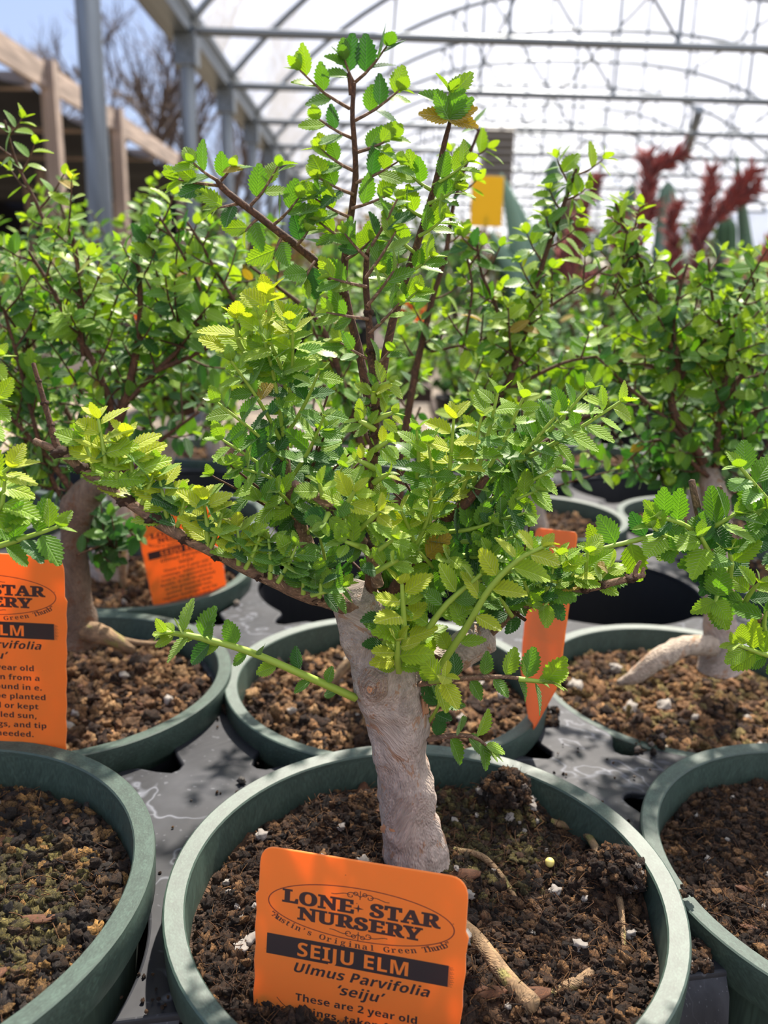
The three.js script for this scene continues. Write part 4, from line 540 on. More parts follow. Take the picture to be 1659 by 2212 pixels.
neighbour(1, 0, 'elm in the pot at the lower right corner, only its left-hand twigs in view', 25, -0.262, {
  soil: { crumbs: 10000, size: [0.0005, 0.0020], fibers: 4000, perlite: 30, perliteSize: [0.0008, 0.0022], chips: 6, depth: 0.012, mounds: [[-0.045, 0.03, 0.02, 0.006]] },
  trunk: [[[[1930, 1850], [1925, 1650], [1900, 1500], [1870, 1440]], [0.012, 0.009, 0.008, 0.006]]],
  leafy: { keep: true, len: 0.0100, young: 0.5, every: 0.012, n: 5, shootLen: 0.011 },
  stems: [
    [[[1870, 1440], [1760, 1400], [1660, 1350], [1600, 1306], [1572, 1275], [1540, 1205], [1515, 1130], [1494, 1038]], [0.0034, 0.0024, 0.0020, 0.0019, 0.0017, 0.0015, 0.0013, 0.0011], { light: true, bare: true }],
    [[[1517, 1130], [1535, 1095], [1556, 1052]], [0.0011, 0.0010, 0.0009], { light: true, bare: true }],
    [[[1870, 1440], [1780, 1250], [1700, 1130], [1640, 1060]], [0.003, 0.002, 0.001], { from: 0.6 }]],
  shoots: [
    [[[1545, 1215, 0.002], [1480, 1175, 0.006], [1440, 1160, 0.008], [1410, 1140, 0.009]], { n: 6, len: 0.0105, young: 0.5, r: 0.0008 }], [[[1440, 1150, 0.006], [1370, 1168, 0.008], [1310, 1182, 0.009], [1285, 1188, 0.009]], { n: 6, len: 0.0110, young: 0.5, r: 0.0008, up: 0.3 }],
    [[[1556, 1240, 0.002], [1530, 1190, 0.008], [1515, 1160, 0.010]], { n: 7, len: 0.0110, young: 0.4, r: 0.0010 }], [[[1570, 1270, 0.002], [1580, 1220, 0.008], [1575, 1190, 0.010]], { n: 6, len: 0.0085, young: 0.6, r: 0.0009 }], [[[1565, 1265, 0.004], [1550, 1285, 0.010], [1545, 1300, 0.012]], { n: 5, len: 0.0115, young: 0.45, r: 0.0008, up: 0 }],
    [[[1525, 1150, 0.002], [1555, 1130, 0.006], [1590, 1110, 0.008]], { n: 6, len: 0.0100, young: 0.45, r: 0.0008 }], [[[1530, 1170, 0.002], [1470, 1130, 0.006], [1420, 1118, 0.008]], { n: 6, len: 0.0095, young: 0.45, r: 0.0008 }], [[[1605, 1310, 0.002], [1625, 1275, 0.008], [1640, 1260, 0.010]], { n: 6, len: 0.0090, young: 0.7, r: 0.0008 }],
    [[[1700, 1430, 0.01], [1640, 1410, 0.016], [1590, 1392, 0.018]], { n: 8, len: 0.0085, young: 0.75, r: 0.0008 }], [[[1690, 1120, 0.0], [1640, 1060, 0.004], [1600, 1010, 0.006]], { n: 8, len: 0.0105, young: 0.45, r: 0.0009 }], [[[1690, 1200, 0.0], [1655, 1150, 0.004], [1640, 1110, 0.006]], { n: 6, len: 0.0095, young: 0.4, r: 0.0009 }],
    [[[1660, 1390, 0.004], [1650, 1350, 0.008], [1655, 1320, 0.01]], { n: 5, len: 0.0095, young: 0.2, r: 0.0008 }]],
});
neighbour(-1, 2, 'elm at the left in the third row, its pot marked by an upright orange tag', 26, -0.565, {
  soil: { ...tanSoil, crumbs: 1600 }, most: 200,
  trunk: [[[[230, 1260], [240, 1190], [260, 1130], [250, 1050]], [0.014, 0.012, 0.010, 0.006]]],
  root: [[[[262, 1190, 0.012], [264, 1230, 0.016], [268, 1285, 0.02]], [0.0035, 0.003, 0.002]]],
  leafy: { every: 0.012, n: 5, shootLen: 0.016, young: 0.6 },
  stems: [[[[250, 1050], [150, 900], [80, 760], [30, 600]], [0.004, 0.003, 0.002, 0.001]], [[[250, 1050], [330, 900], [450, 740], [520, 600], [560, 500]], [0.004, 0.003, 0.002, 0.001]], [[[255, 1040], [260, 860], [230, 700], [210, 520]], [0.004, 0.003, 0.002, 0.001]]],
  clouds: [[240, 760, 0, 0.10, 0.07, 0.06, 46, { young: 0.5, len: 0.0100 }], [420, 780, 0, 0.05, 0.06, 0.05, 26, { young: 0.6, len: 0.0100 }], [80, 850, 0, 0.05, 0.07, 0.05, 20, { young: 0.45, len: 0.0100 }]],
});
// rows farther back: softer and smaller, each still its own plant
const FARLAB = { '1,3': 'blurred elm in the fourth row behind the two empty tray holes', '2,2': 'blurred elm at the right edge in the third row', '2,3': 'blurred dense elm at the right edge in the fourth row', '-1,3': 'blurred elm at the left in the fourth row', '-2,3': 'blurred elm at the far left edge in the fourth row', '0,4': 'blurred elm in the fifth row straight behind the front leader', '1,5': 'blurred elm in the last tray row, right of centre', '-1,5': 'blurred elm in the last tray row, left of centre', '2,5': 'blurred elm in the last tray row at the right edge' };
function farElm(i, j, seed, h, wdt, n, young) {
  const P = potAt(i, j), T = new Elm('potted_elm', FARLAB[i + ',' + j], P, seed), R = T.R; T.tone = 0.14; T.soil({ ...tanSoil, crumbs: 700, fibers: 40, perlite: 5, chips: 4 });
  const b = V(P.x, P.rim - 0.014, P.z), top = b.clone().add(V(0.01, 0.10, 0)); T.limb('trunk', [b.clone().add(V(0, -0.01, 0)), b.clone().add(V(-0.008, 0.05, 0)), top], [0.012, 0.010, 0.007], M.bark, { seg: 12, step: 0.006, rough: 0.14, freq: 150 });
  for (let k = 0; k < 7; k++) { const a = k * 2.4 + R(), e = top.clone().add(V(Math.cos(a) * wdt * (0.5 + 0.5 * R()), h * (0.5 + 0.5 * R()) - 0.06, Math.sin(a) * wdt * 0.8)), m = top.clone().lerp(e, 0.5).add(V(Math.cos(a) * 0.02, -0.01, 0)); T.limb('branch', [top, m, e], [0.004, 0.0025, 0.001], M.darkTwig, { seg: 6, step: 0.01 }); T.clothe([top, m, e], { every: 0.013, n: 5, shootLen: 0.016, young, keep: false, len: 0.0095 }); }
  T.cloud(top.clone().add(V(0, h * 0.45, 0)), wdt, h * 0.42, wdt * 0.9, n, { young, len: 0.0100 });
  T.done(90);
}
farElm(1, 3, 31, 0.13, 0.06, 20, 0.35); farElm(2, 2, 32, 0.22, 0.10, 60, 0.5); farElm(2, 3, 33, 0.20, 0.09, 60, 0.5); farElm(-1, 3, 34, 0.24, 0.10, 50, 0.55); farElm(-2, 3, 35, 0.24, 0.10, 50, 0.5); farElm(0, 4, 36, 0.17, 0.09, 50, 0.6); farElm(1, 5, 37, 0.14, 0.09, 40, 0.5); farElm(-1, 5, 38, 0.2, 0.10, 50, 0.6); farElm(2, 5, 39, 0.2, 0.1, 40, 0.4);
console.log('neighbours');

// ---------------------------------------------------------------- orange tags
const tagTex = (() => {
  const c = document.createElement('canvas'); c.width = 1024; c.height = 1792; const x = c.getContext('2d'), K = 1024 / 5.6, ink = '#2a0f08', OR = '#ff911c';
  x.fillStyle = OR; x.fillRect(0, 0, 1024, 1792); x.scale(1, 0.785);
  x.strokeStyle = '#6a2008'; x.lineWidth = 5; x.beginPath(); x.ellipse(512, 322, 448, 160, 0, 0, Math.PI * 2); x.stroke();
  x.fillStyle = '#3a1408'; x.strokeStyle = '#3a1408'; x.textAlign = 'center'; x.textBaseline = 'middle';
  const western = (s, px, y, w) => { x.save(); x.font = 'bold ' + px + 'px serif'; const m = x.measureText(s).width; x.translate(512, y); x.scale(w / m, 1); x.lineWidth = 7; x.strokeText(s, 0, 0); x.fillText(s, 0, 0); x.restore(); };
  western('LONE\u2009\u2009\u2009STAR', 108, 282, 760); western('NURSERY', 104, 376, 600);
  x.save(); x.translate(506, 284); x.beginPath(); for (let k = 0; k < 8; k++) { const r = k % 2 ? 7 : 26, a = k * Math.PI / 4; x.lineTo(r * Math.cos(a), r * Math.sin(a)); } x.fill(); x.restore();
  const flourish = (y, s) => { x.lineWidth = 4; for (const q of [-1, 1]) { x.beginPath(); x.moveTo(512, y); x.bezierCurveTo(512 + q * 30, y - s * 40, 512 + q * 70, y - s * 30, 512 + q * 60, y); x.bezierCurveTo(512 + q * 55, y + s * 18, 512 + q * 30, y + s * 10, 512 + q * 40, y - s * 8); x.stroke(); x.beginPath(); x.moveTo(512 + q * 50, y - s * 5); x.bezierCurveTo(512 + q * 80, y - s * 30, 512 + q * 110, y + s * 14, 512 + q * 140, y + s * 4); x.stroke(); x.beginPath(); x.arc(512 + q * 22, y - s * 22, 10, 0, 6.3); x.stroke(); } x.beginPath(); x.moveTo(512, y + s * 18); x.lineTo(512, y - s * 48); x.stroke(); };
  flourish(214, 0.8); flourish(442, -0.8);
  x.font = 'bold 46px serif'; const s = '\u201cAustin\u2019s Original Green Thumb\u201d', n = s.length; for (let k = 0; k < n; k++) { const a = Math.PI * (0.86 - 0.72 * k / (n - 1)); x.save(); x.translate(512 + 468 * Math.cos(a), 322 + 190 * Math.sin(a)); x.rotate(Math.atan2(-190 * Math.cos(a), 468 * Math.sin(a))); x.fillText(s[k], 0, 0); x.restore(); }
  x.fillStyle = ink; x.fillRect(65, 532, 880, 128); for (let k = 0; k < 25; k++) { x.globalAlpha = 0.45; x.fillRect(945, 535 + k * 5, 6 + (k * 37 % 23), 3); } x.globalAlpha = 1;
  x.fillStyle = OR; x.font = 'bold 118px sans-serif'; x.save(); x.translate(492, 600); x.scale(0.98, 1); x.fillText('SEIJU ELM', 0, 0); x.restore();
  x.fillStyle = ink; x.font = 'italic bold 84px sans-serif'; x.fillText('Ulmus Parvifolia', 530, 716); x.fillText('\u2018seiju\u2019', 530, 806);
  x.font = 'bold 62px sans-serif'; ['These are 2 year old', 'cuttings, taken from a', 'tree in the ground in e.', 'Austin. It can be planted', 'in the ground or kept', 'potted. dappled sun,', 'regular feedings, and tip', 'pruning as needed.'].forEach((t, k) => x.fillText(t, 520, 900 + k * 78));
  x.globalAlpha = 0.35; const R = rngOf(77); for (let k = 0; k < 26; k++) { x.beginPath(); x.arc(R() * 1024, R() * 2200, 1 + R() * 3, 0, 6.3); x.fill(); } x.globalAlpha = 1;
  const t = new THREE.CanvasTexture(c); t.colorSpace = THREE.SRGBColorSpace; t.repeat.set(1 / 0.056, 1 / 0.098); t.offset.set(0.5, 1.0); t.wrapS = t.wrapT = THREE.ClampToEdgeWrapping; return t;
})();
M.tagFace = mat(col('#ffffff'), 0.95, { map: tagTex, transmission: 0.5, clearcoat: 0.2, clearcoatRoughness: 0.35 });
M.tagBack = mat(col('#ff9a30'), 0.95, { transmission: 0.5, clearcoat: 0.2, clearcoatRoughness: 0.4 });
const tagGeo = (() => {
  const s = new THREE.Shape(), h = 0.0272, w = 0.028; // origin at the middle of the top edge, metres
  s.moveTo(-h + 0.004, 0); s.lineTo(h - 0.0045, 0); s.quadraticCurveTo(h, -0.0003, h, -0.0055); s.lineTo(h, -0.0135); s.lineTo(w, -0.0150);
  for (let k = 1; k <= 12; k++) s.lineTo(w - (k % 2 ? 0.00035 : 0) - 0.0012 * k / 12, -0.0150 - k * 0.0045);
  s.lineTo(0.024, -0.086); s.lineTo(0.004, -0.112); s.lineTo(0, -0.116); s.lineTo(-0.004, -0.112); s.lineTo(-0.024, -0.086);
  for (let k = 12; k >= 1; k--) s.lineTo(-w + (k % 2 ? 0.00035 : 0) + 0.0012 * k / 12, -0.0130 - k * 0.0045);
  s.lineTo(-w, -0.0130); s.lineTo(-h, -0.0120); s.lineTo(-h, -0.0045); s.quadraticCurveTo(-h, 0, -h + 0.004, 0);
  const g = new THREE.ExtrudeGeometry(s, { depth: 0.0004, bevelEnabled: true, bevelThickness: 0.0002, bevelSize: 0.0002, bevelSegments: 1, curveSegments: 6 });
  const p = g.attributes.position, tri = [[], []], names2 = ['position', 'normal', 'uv']; for (let k = 0; k < p.count; k += 3) tri[g.attributes.normal.getZ(k) > 0.95 ? 0 : 1].push(k);
  const order = [...tri[0], ...tri[1]], out = new THREE.BufferGeometry(); for (const nm of names2) { const at = g.attributes[nm], arr = []; for (const k of order) for (let q = 0; q < 3; q++) for (let e = 0; e < at.itemSize; e++) arr.push(at.array[(k + q) * at.itemSize + e]); out.setAttribute(nm, new THREE.Float32BufferAttribute(arr, at.itemSize)); }
  out.addGroup(0, tri[0].length * 3, 0); out.addGroup(tri[0].length * 3, tri[1].length * 3, 1); return out;
})();
function plantTag(label, left, right, lean, width = 0.0545, face = M.tagFace, drop = 0.11, tip = null) {
  const t = thing('plant_tag', label, 'plant tag', [0, 0, 0], 'orange plant tags'), X = right.clone().sub(left), k = X.length() / width; X.normalize();
  let Y = V(0, 1, 0).addScaledVector(V(0, 0, -1), Math.tan(lean)); if (tip) Y = left.clone().add(right).multiplyScalar(0.5).sub(tip).normalize(); Y.sub(X.clone().multiplyScalar(Y.dot(X))).normalize(); const Zv = X.clone().cross(Y), top = left.clone().add(right).multiplyScalar(0.5), base = top.clone().addScaledVector(Y, -drop * k);
  t.matrix.makeBasis(X, Y, Zv).setPosition(base); t.matrix.decompose(t.position, t.quaternion, t.scale);
  const m = mesh('plate', tagGeo, [face, M.tagBack], t); m.position.set(0, drop * k, 0); m.scale.set(k, k, 1); return t;
}
plantTag('sharp bright orange plant tag reading SEIJU ELM, in front of the trunk', W(566, 1826, -0.2005), W(1013, 1898, -0.1880), 12 * D2R);
plantTag('orange plant tag cut off by the left edge of the picture', W(-215, 1186, -0.300), W(138, 1203, -0.298), 6 * D2R);
plantTag('orange plant tag in the third row, below the long bare branch', W(297, 1128, -0.492), W(462, 1090, -0.518), 2 * D2R);
plantTag('orange plant tag seen from its blank back, leaning in the pot behind the trunk', W(1246, 1150, -0.352), W(1158, 1140, -0.394), 0, 0.0545, M.tagFace, 0.11, W(1130, 1530, -0.362));
console.log('tags');

// ---------------------------------------------------------------- plants on the benches farther back
const blackPlastic = mat(col('#17181b'), 0.5);
function bench(name, label, x0, x1, z0, z1, y) {
  const t = thing(name, label, 'bench', [(x0 + x1) / 2, 0, (z0 + z1) / 2]), wd = mat(col('#6f6356'), 0.9, { map: rep(twigTex, 3, 3) }), n = Math.round((x1 - x0) / 0.2);
  for (let k = 0; k < n; k++) mesh('plank', new THREE.BoxGeometry((x1 - x0) / n - 0.012, 0.03, z0 - z1).translate(x0 + (k + 0.5) * (x1 - x0) / n - t.position.x, y - 0.015, 0), wd, t);
  for (const x of [x0 + 0.1, x1 - 0.1]) for (const z of [z0 - 0.1, z1 + 0.1]) mesh('leg', new THREE.CylinderGeometry(0.025, 0.025, y - 0.03, 8).translate(x - t.position.x, (y - 0.03) / 2, z - t.position.z), M.steel, t);
}
const BY = 0.74;
bench('plant_bench', 'bench of cacti and red spiky plants behind the right-hand elms', 0.15, 2.3, -1.75, -3.1, BY);
const BYM = 0.93;
bench('plant_bench', 'bench of small leafy plants behind the middle elms', -1.3, 0.1, -1.75, -5.2, BYM);
function potOn(t, r, h, m = blackPlastic) { mesh('pot', new THREE.LatheGeometry([[0, 0], [r * 0.75, 0], [r * 0.95, h - 0.012], [r, h - 0.012], [r, h], [r * 0.92, h], [r * 0.9, h - 0.02], [0, h - 0.02]].map((q) => new THREE.Vector2(...q)), 28), m, t); }
const spike = new THREE.ConeGeometry(0.10, 1, 4).translate(0, 0.5, 0);
function spiky(label, stems, z, cols, seed, sl = 0.042, sr = 0.008, per = 90) {
  const R = rngOf(seed), base = W(stems[0][0][0], stems[0][0][1], z), t = thing('red_spiky_plant', label, 'plant', [base.x, BY, z], 'red spiky succulents'), o = t.position; potOn(t, 0.075, 0.13);
  const sm = mat(col('#5a2c26'), 0.85), lm = mat(col('#ffffff'), 0.85, { transmission: 0.2 }), list = [];
  stems.forEach((st, si) => { const pts = [...(si ? [] : [V(base.x, BY + 0.1, z)]), ...st.map(([x, y, dz = 0]) => W(x, y, z + dz))], c = new THREE.CatmullRomCurve3(pts, false, 'centripetal'); mesh('stem', moved(limb(pts, [sr * 1.3, sr, sr * 0.7], { seg: 7, step: 0.02, rough: 0.2, freq: 60 }), o), sm, t); const n = Math.round(c.getLength() * per * 10); for (let k = 0; k < n; k++) { const u = 0.25 + 0.75 * k / n, p = c.getPointAt(u), T = c.getTangentAt(u), d = V(R() - 0.5, R() - 0.5, R() - 0.5).cross(T).normalize().addScaledVector(T, 0.7 + 0.5 * R()).normalize(), L = sl * (0.6 + 0.7 * R()); list.push([new THREE.Matrix4().compose(p.sub(o), new THREE.Quaternion().setFromUnitVectors(UPV, d), V(L, L, L)), col(cols[Math.floor(R() * cols.length)])]); } });
  const im = new THREE.InstancedMesh(spike, lm, list.length); im.name = 'spines'; im.castShadow = im.receiveShadow = true; list.forEach(([m, c], i) => { im.setMatrixAt(i, m); im.setColorAt(i, c); }); t.add(im); tag(im, null, null, null, 'stuff');
}
const REDS = ['#8a3630', '#a3443a', '#6e2b28', '#b5574a'];
spiky('red spiky plant with one arm pointing up to the right, tallest of the red plants', [[[1345, 640], [1378, 500], [1396, 420], [1408, 372], [1440, 350], [1478, 328]], [[1396, 410], [1400, 360], [1398, 335]], [[1370, 520], [1400, 460], [1410, 440]]], -2.2, REDS, 41);
spiky('red spiky plant with two heads near the right edge', [[[1500, 640], [1510, 520], [1530, 440], [1538, 365]], [[1515, 520], [1570, 440], [1600, 395], [1628, 368]], [[1540, 480], [1600, 430], [1640, 400]]], -2.3, REDS, 42);
spiky('dark red plant beside the brown cactus column', [[[1225, 760], [1232, 600], [1240, 520], [1262, 450], [1292, 385]], [[1232, 620], [1215, 560], [1238, 520], [1268, 495]], [[1225, 700], [1250, 640], [1275, 590]]], -1.88, REDS, 43, 0.03, 0.012);
spiky('low rusty red plant at the right edge', [[[1640, 700], [1635, 620], [1650, 560], [1670, 520]], [[1640, 640], [1610, 580], [1590, 560]], [[1650, 620], [1690, 560]]], -2.0, ['#a5502f', '#b8633a', '#87402a'], 44, 0.035, 0.005);
spiky('red spiky plant in the gap right of the brown column', [[[1300, 700], [1330, 600], [1340, 520], [1336, 470]], [[1450, 700], [1460, 560], [1450, 480], [1462, 440]]], -2.5, REDS, 45);
// columns of cactus
function column(label, px, top, z, r, hex, seed) {
  const p = W(px, top, z), h = p.y - BY - 0.1, t = thing('column_cactus', label, 'cactus', [p.x, BY, z], 'column cacti'); potOn(t, Math.max(0.07, r * 1.4), 0.13);
  const g = new THREE.CylinderGeometry(r * 0.9, r, h, 40, 30, false), q = g.attributes.position; for (let i = 0; i < q.count; i++) { const x = q.getX(i), zz = q.getZ(i), a = Math.atan2(zz, x), y = q.getY(i) / h + 0.5, k = (1 + 0.13 * Math.cos(a * 8)) * (y > 0.92 ? Math.sqrt(Math.max(0, 1 - ((y - 0.92) / 0.085) ** 2)) : 1) * (1 + 0.1 * noise(y * 5, seed)); q.setX(i, x * k + 0.01 * Math.sin(y * 5 + seed)); q.setZ(i, zz * k); } mesh('column', smooth(g).translate(0, 0.1 + h / 2, 0), mat(col(hex), 0.85), t);
}
column('thick brown ribbed cactus column behind the elm twigs', 1245, 425, -2.3, 0.036, '#5b4632', 1);
column('slim grey green cactus column right of the brown one', 1362, 400, -2.7, 0.02, '#58705a', 2);
column('green cactus column with a flat top left of the brown one', 1190, 345, -2.9, 0.024, '#4f6b4a', 3);
column('grey green cactus column below the red arms', 1440, 395, -2.8, 0.03, '#5f7763', 4);
column('dark green cactus column at the right edge', 1575, 470, -2.6, 0.03, '#3e5a3c', 5);
// agave blades
function agave(label, z, blades, hex) {
  const b0 = W(blades[0][0][0], blades[0][0][1], z), t = thing('agave', label, 'plant', [b0.x, BY, z], 'agaves'), o = t.position, m = mat(col(hex), 0.6); potOn(t, 0.09, 0.14);
  for (const p of blades) { const pts = [V(b0.x, BY + 0.13, z), ...p.map(([x, y, dz = 0]) => W(x, y, z + dz))], g = limb(pts, [0.022, 0.03, 0.026, 0.016, 0.003], { seg: 8, step: 0.02 }); mesh('blade', moved(g, o), m, t); }
}
agave('broad grey green agave with an arching blade beside the yellow card', -2.16, [[[1130, 620], [1120, 520], [1100, 430], [1082, 375]], [[1130, 620], [1140, 520], [1115, 430]], [[1120, 620], [1080, 540], [1060, 500]]], '#6b8b74');
agave('tall pale agave blades among the red plants', -2.61, [[[1420, 640], [1440, 520], [1450, 420]], [[1400, 640], [1380, 540], [1350, 500]], [[1430, 640], [1490, 560], [1530, 545]]], '#7d9484');
agave('dark agave blades at the right edge', -2.4, [[[1620, 640], [1610, 520], [1590, 330]], [[1630, 640], [1660, 540], [1680, 470]], [[1600, 640], [1560, 560], [1545, 520]]], '#4d6b50');
{ // sticky card
  const c = W(1052, 435, -1.95), t = thing('sticky_card', 'yellow sticky insect card on a wooden stick', 'insect card', [c.x, BY, -1.95]), o = t.position;
  mesh('card', new RoundedBoxGeometry(0.072, 0.105, 0.002, 2, 0.0008).rotateY(0.15).translate(0, c.y - BY, 0), mat(col('#e5c10f'), 0.95, { transmission: 0.4 }), t);
  mesh('stick', new THREE.CylinderGeometry(0.004, 0.004, c.y - BY - 0.03, 8).translate(0, (c.y - BY - 0.03) / 2, -0.004), M.rail, t);
}
{ // louvred heater hung from a tie beam
  const a = W(1072, 340, -10.6), t = thing('louvre_vent', 'grey louvred heater box hanging under the far tie beams', 'heater', [a.x, a.y, a.z]);
  mesh('body', new RoundedBoxGeometry(0.36, 0.62, 0.4, 2, 0.02), mat(col('#8e8b86'), 0.6), t);
  for (let k = 0; k < 7; k++) mesh('slat', new THREE.BoxGeometry(0.32, 0.05, 0.03).rotateX(0.6).translate(0, -0.25 + k * 0.083, 0.21), mat(col('#55524e'), 0.6), t);
  for (const s of [-0.15, 0.15]) mesh('hanger', new THREE.CylinderGeometry(0.008, 0.008, 3.0 - a.y - 0.31, 6).translate(s, 0.31 + (3.0 - a.y - 0.31) / 2, 0), M.steel, t);
}
// leafy nursery plants
function nursery(label, px, top, z, wdt, cols, seed, leafLen = 0.024, count = 420, BY = BYM) {
  const p = W(px, top, z), h = Math.max(0.08, p.y - BY - 0.11), R = rngOf(seed), t = thing('nursery_plant', label, 'plant', [p.x, BY, z], 'leafy plants on the back bench'); potOn(t, 0.07, 0.12);
  for (let k = 0; k < 5; k++) { const a = k * 1.26 + R(), e = V(Math.cos(a) * wdt * 0.6, 0.11 + h * (0.7 + 0.3 * R()), Math.sin(a) * wdt * 0.6); mesh('stem', limb([V(0, 0.1, 0), V(e.x * 0.4, 0.1 + h * 0.5, e.z * 0.4), e], [0.005, 0.004, 0.002], { seg: 5, step: 0.03 }), M.darkTwig, t); }
  const im = new THREE.InstancedMesh(leafGeos[1], leafAny, count); im.name = 'foliage'; im.castShadow = im.receiveShadow = true; const e = new THREE.Euler();
  for (let k = 0; k < count; k++) { const a = R() * 6.28, b = R(), r = wdt * Math.sqrt(R()) * (0.5 + 0.8 * Math.sin(Math.PI * Math.min(1, b * 0.8 + 0.15))), L = leafLen * (0.7 + 0.6 * R()); im.setMatrixAt(k, new THREE.Matrix4().compose(V(Math.cos(a) * r, 0.13 + b * h, Math.sin(a) * r), new THREE.Quaternion().setFromEuler(e.set((R() - 0.5) * 2.2, R() * 6.28, (R() - 0.5) * 2.2)), V(L, L, L))); im.setColorAt(k, col(cols[Math.floor(R() * cols.length)])); }
  t.add(im); tag(im, null, null, null, 'stuff');
}
const GR = ['#6f9a3c', '#587f35', '#86ad45', '#45692f'], OL = ['#8a7a3a', '#a08a40', '#6b7a38', '#94602c'], DK = ['#3f5d33', '#4e6d3a', '#35502c'], OG = ['#b5653a', '#a0542f', '#c07a48', '#8a6a35'];
nursery('leafy green plant with a loose rounded top at the middle of the back bench', 760, 560, -2.3, 0.11, GR, 51); nursery('olive brown plant left of the middle on the back bench', 640, 540, -2.7, 0.12, OL, 52); nursery('dark green plant behind the tall twigs at the middle', 900, 520, -3.0, 0.13, DK, 53);
nursery('bright green plant beside the post at the left of the back bench', 470, 560, -2.4, 0.12, GR, 54); nursery('rust orange plant low at the left of the back bench', 470, 760, -1.95, 0.10, OG, 55); nursery('green plant at the left end of the back bench', 330, 590, -2.6, 0.12, GR, 56); nursery('dark plant under the nearest post', 190, 590, -2.8, 0.13, DK, 57); nursery('green plant at the left edge behind the elms', 60, 600, -2.6, 0.13, GR, 58);
nursery('dark leafy plant in front of the yellow card', 1010, 560, -2.2, 0.10, DK, 59, 0.024, 420, 0.74); nursery('olive plant at the far end of the back bench, middle', 820, 470, -4.6, 0.16, OL, 60); nursery('brownish plant at the far end of the back bench, left', 700, 480, -4.4, 0.15, ['#7a6a45', '#8d7850', '#5f6a3a'], 61); nursery('green plant at the far end of the back bench, by the posts', 560, 500, -4.2, 0.15, DK, 62);
nursery('leafy green plant at the foot of the cacti', 1180, 700, -1.9, 0.10, DK, 63, 0.024, 420, 0.74); nursery('bushy dark plant under the red plants', 1390, 640, -1.95, 0.13, DK, 64, 0.024, 420, 0.74); nursery('bushy dark plant at the right edge under the rusty plant', 1560, 640, -1.95, 0.13, DK, 65, 0.024, 420, 0.74); nursery('dull brown plant between the cacti', 1290, 600, -2.1, 0.10, ['#5e4a34', '#6b5a3a', '#4a4a2c'], 66, 0.024, 420, 0.74);
// orange tags, each in a small pot of its own
for (const [x, y, z, label, what] of [[285, 650, -1.85, 'small blurred orange tag behind the dark left stem', 'small leafy plant holding the orange tag behind the dark left stem'], [488, 640, -1.95, 'small blurred orange tag left of the front elm', 'small leafy plant holding the orange tag left of the front elm'], [590, 668, -1.86, 'small blurred orange tag low beside the bright shoot', 'small leafy plant holding the low orange tag beside the bright shoot'], [728, 655, -1.86, 'small blurred orange tag just left of the upright leader', 'small leafy plant holding the orange tag by the upright leader'], [893, 650, -1.95, 'small blurred orange tag right of the upright leader', 'small leafy plant holding the orange tag right of the leader']]) { const a = W(x - 26, y, z), b = a.clone().add(V(0.0545, -0.001, 0.006)); plantTag(label, a, b, 4 * D2R); nursery(what, x, y + 30, z - 0.045, 0.07, GR, Math.round(x), 0.016, 160); }
// shrubs, drum and jug far back
function shrub(label, u, w, h, wd, cols, seed) {
  const R = rngOf(seed), t = thing('shrub', label, 'shrub', G(u, 0, w).toArray(), 'shrubs at the far end'), n = 900; mesh('stem', limb([V(0, 0, 0), V(0.05, h * 0.3, 0), V(0, h * 0.7, 0)], [0.05, 0.04, 0.015], { seg: 7, step: 0.2 }), M.bareTree, t);
  const im = new THREE.InstancedMesh(leafGeos[1], leafAny, n), e = new THREE.Euler(); im.name = 'foliage'; im.castShadow = im.receiveShadow = true;
  for (let k = 0; k < n; k++) { const a = R() * 6.28, b = Math.acos(1 - 2 * R()), q = 0.6 + 0.4 * R(), L = 0.16 * (0.6 + 0.7 * R()); im.setMatrixAt(k, new THREE.Matrix4().compose(V(Math.sin(b) * Math.cos(a) * wd * q, h * 0.55 + Math.cos(b) * h * 0.45 * q, Math.sin(b) * Math.sin(a) * wd * q), new THREE.Quaternion().setFromEuler(e.set(R() * 6, R() * 6, R() * 6)), V(L, L, L))); im.setColorAt(k, col(cols[Math.floor(R() * cols.length)])); }
  t.add(im); tag(im, null, null, null, 'stuff');
}
const BR = ['#7b6a4a', '#8a7a52', '#66683f', '#94603a'];
[[-0.6, 15, 2.3, 0.8, BR, 'brown shrub at the far end beside the last posts'], [0.6, 17, 2.6, 0.9, ['#6d7a48', '#84834e', '#5a6a3c'], 'olive shrub at the far end behind the tall leader'], [1.9, 16, 2.3, 0.9, BR, 'rusty shrub at the far end left of the yellow card'], [3.2, 18, 2.4, 1.0, DK, 'dark shrub at the far end behind the yellow card'], [4.8, 19, 2.6, 1.0, DK, 'dark shrub at the far end behind the cacti'], [6.6, 18, 2.6, 1.1, ['#4c5c3c', '#5b6a44'], 'dark shrub at the far right end'], [-3.2, 22, 2.4, 1.0, BR, 'brown shrub outside behind the posts'], [-6, 24, 2.2, 1.1, DK, 'dark shrub outside behind the shade house']].forEach(([u, w, h, wd, c, l], k) => shrub(l, u, w, h, wd, c, 80 + k));
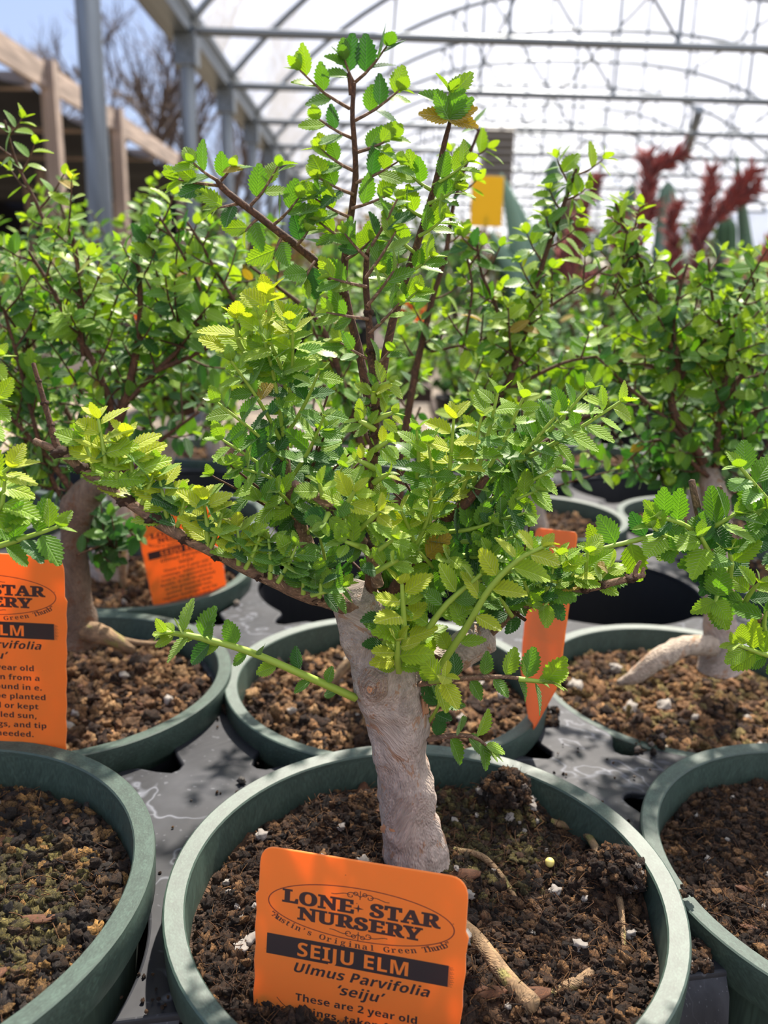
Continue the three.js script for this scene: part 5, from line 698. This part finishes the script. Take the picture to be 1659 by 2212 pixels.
{
  const t = thing('water_drum', 'blue grey plastic drum stack beside the far posts', 'drum', G(-0.95, 0, 12.6).toArray()), m = mat(col('#3f5a78'), 0.5);
  for (const y of [0, 1.05]) { mesh('drum', new THREE.LatheGeometry([[0, 0], [0.28, 0], [0.3, 0.05], [0.29, 0.35], [0.305, 0.38], [0.29, 0.41], [0.29, 0.66], [0.305, 0.69], [0.29, 0.72], [0.29, 0.98], [0.27, 1.02], [0, 1.02]].map((q) => new THREE.Vector2(...q)), 28).translate(0, y, 0), m, t); mesh('bung', new THREE.CylinderGeometry(0.04, 0.04, 0.03, 12).translate(0.15, y + 1.025, 0), m, t); }
  const a = W(668, 470, -5.0), j = thing('white_jug', 'white plastic jug standing on the back bench', 'jug', [a.x, BYM, -5.0]);
  const hb = a.y - BYM + 0.1; mesh('body', new THREE.LatheGeometry([[0, 0], [0.07, 0], [0.08, 0.02], [0.08, hb * 0.7], [0.03, hb * 0.92], [0.03, hb], [0, hb]].map((q) => new THREE.Vector2(...q)), 24), mat(col('#e9ebec'), 0.5), j); mesh('cap', new THREE.CylinderGeometry(0.034, 0.034, 0.025, 14).translate(0, hb + 0.012, 0), mat(col('#dfe3e6'), 0.5), j);
}
// spilled soil on the tray and the rims
{
  const R = rngOf(99), lists = [[], [], []], e = new THREE.Euler(), drop = (px, py, lift, spread, n, big) => { for (let k = 0; k < n; k++) { const r = ray(px + (R() - 0.5) * spread * 2, py + (R() - 0.5) * spread * 1.6); let p; const y0 = CAMY - 2.2577 * R0 - 0.012 + lift, t = (y0 - CAMY) / (r.y - SX * r.x - SZ * r.z); p = r.multiplyScalar(t).add(V(0, CAMY, 0)); const a = lerp(0.0004, big, R() ** 2); lists[k % 3].push([new THREE.Matrix4().compose(p.add(V(0, a * 0.5 + R() * 0.001, 0)), new THREE.Quaternion().setFromEuler(e.set(R() * 6, R() * 6, R() * 6)), V(a, a, a)), col(R() < 0.08 ? '#d8cec4' : SOILC.brown[Math.floor(R() * 8)])]); } };
  drop(1185, 1552, 0, 22, 60, 0.0022); drop(470, 1525, 0, 22, 50, 0.0024); drop(1495, 2070, 0, 35, 200, 0.0020); drop(1400, 1607, 0, 30, 40, 0.0020); drop(480, 1290, 0, 40, 20, 0.0022); drop(600, 1690, 0, 260, 40, 0.0008); drop(1300, 1690, 0, 110, 24, 0.0007); drop(1480, 1930, 0.0112, 14, 26, 0.0014); drop(320, 2150, 0, 60, 14, 0.0007);
  const all = lists.flat(), im = new THREE.InstancedMesh(crumbGeos[0], M.crumb, all.length); im.name = 'spilled_soil'; im.castShadow = im.receiveShadow = true; all.forEach(([m, c], i) => { im.setMatrixAt(i, m); im.setColorAt(i, c); }); scene.add(im); tag(im, 'loose brown soil crumbs spilled on the black tray', 'soil', null, 'stuff');
  const r = ray(522, 1686), t = (-2.2577 * R0 - 0.0105) / (r.y - SX * r.x - SZ * r.z), pl = mesh('fertilizer_pellet', crumbGeos[2].clone().scale(0.0016, 0.0018, 0.0016), mat(col('#3b3733'), 0.7)); pl.position.copy(r.multiplyScalar(t).add(V(0, CAMY, 0))); tag(pl, 'round dark pellet lying on the tray beside the centre pot', 'pellet');
}
console.log('background');
renderer.render(scene, camera);
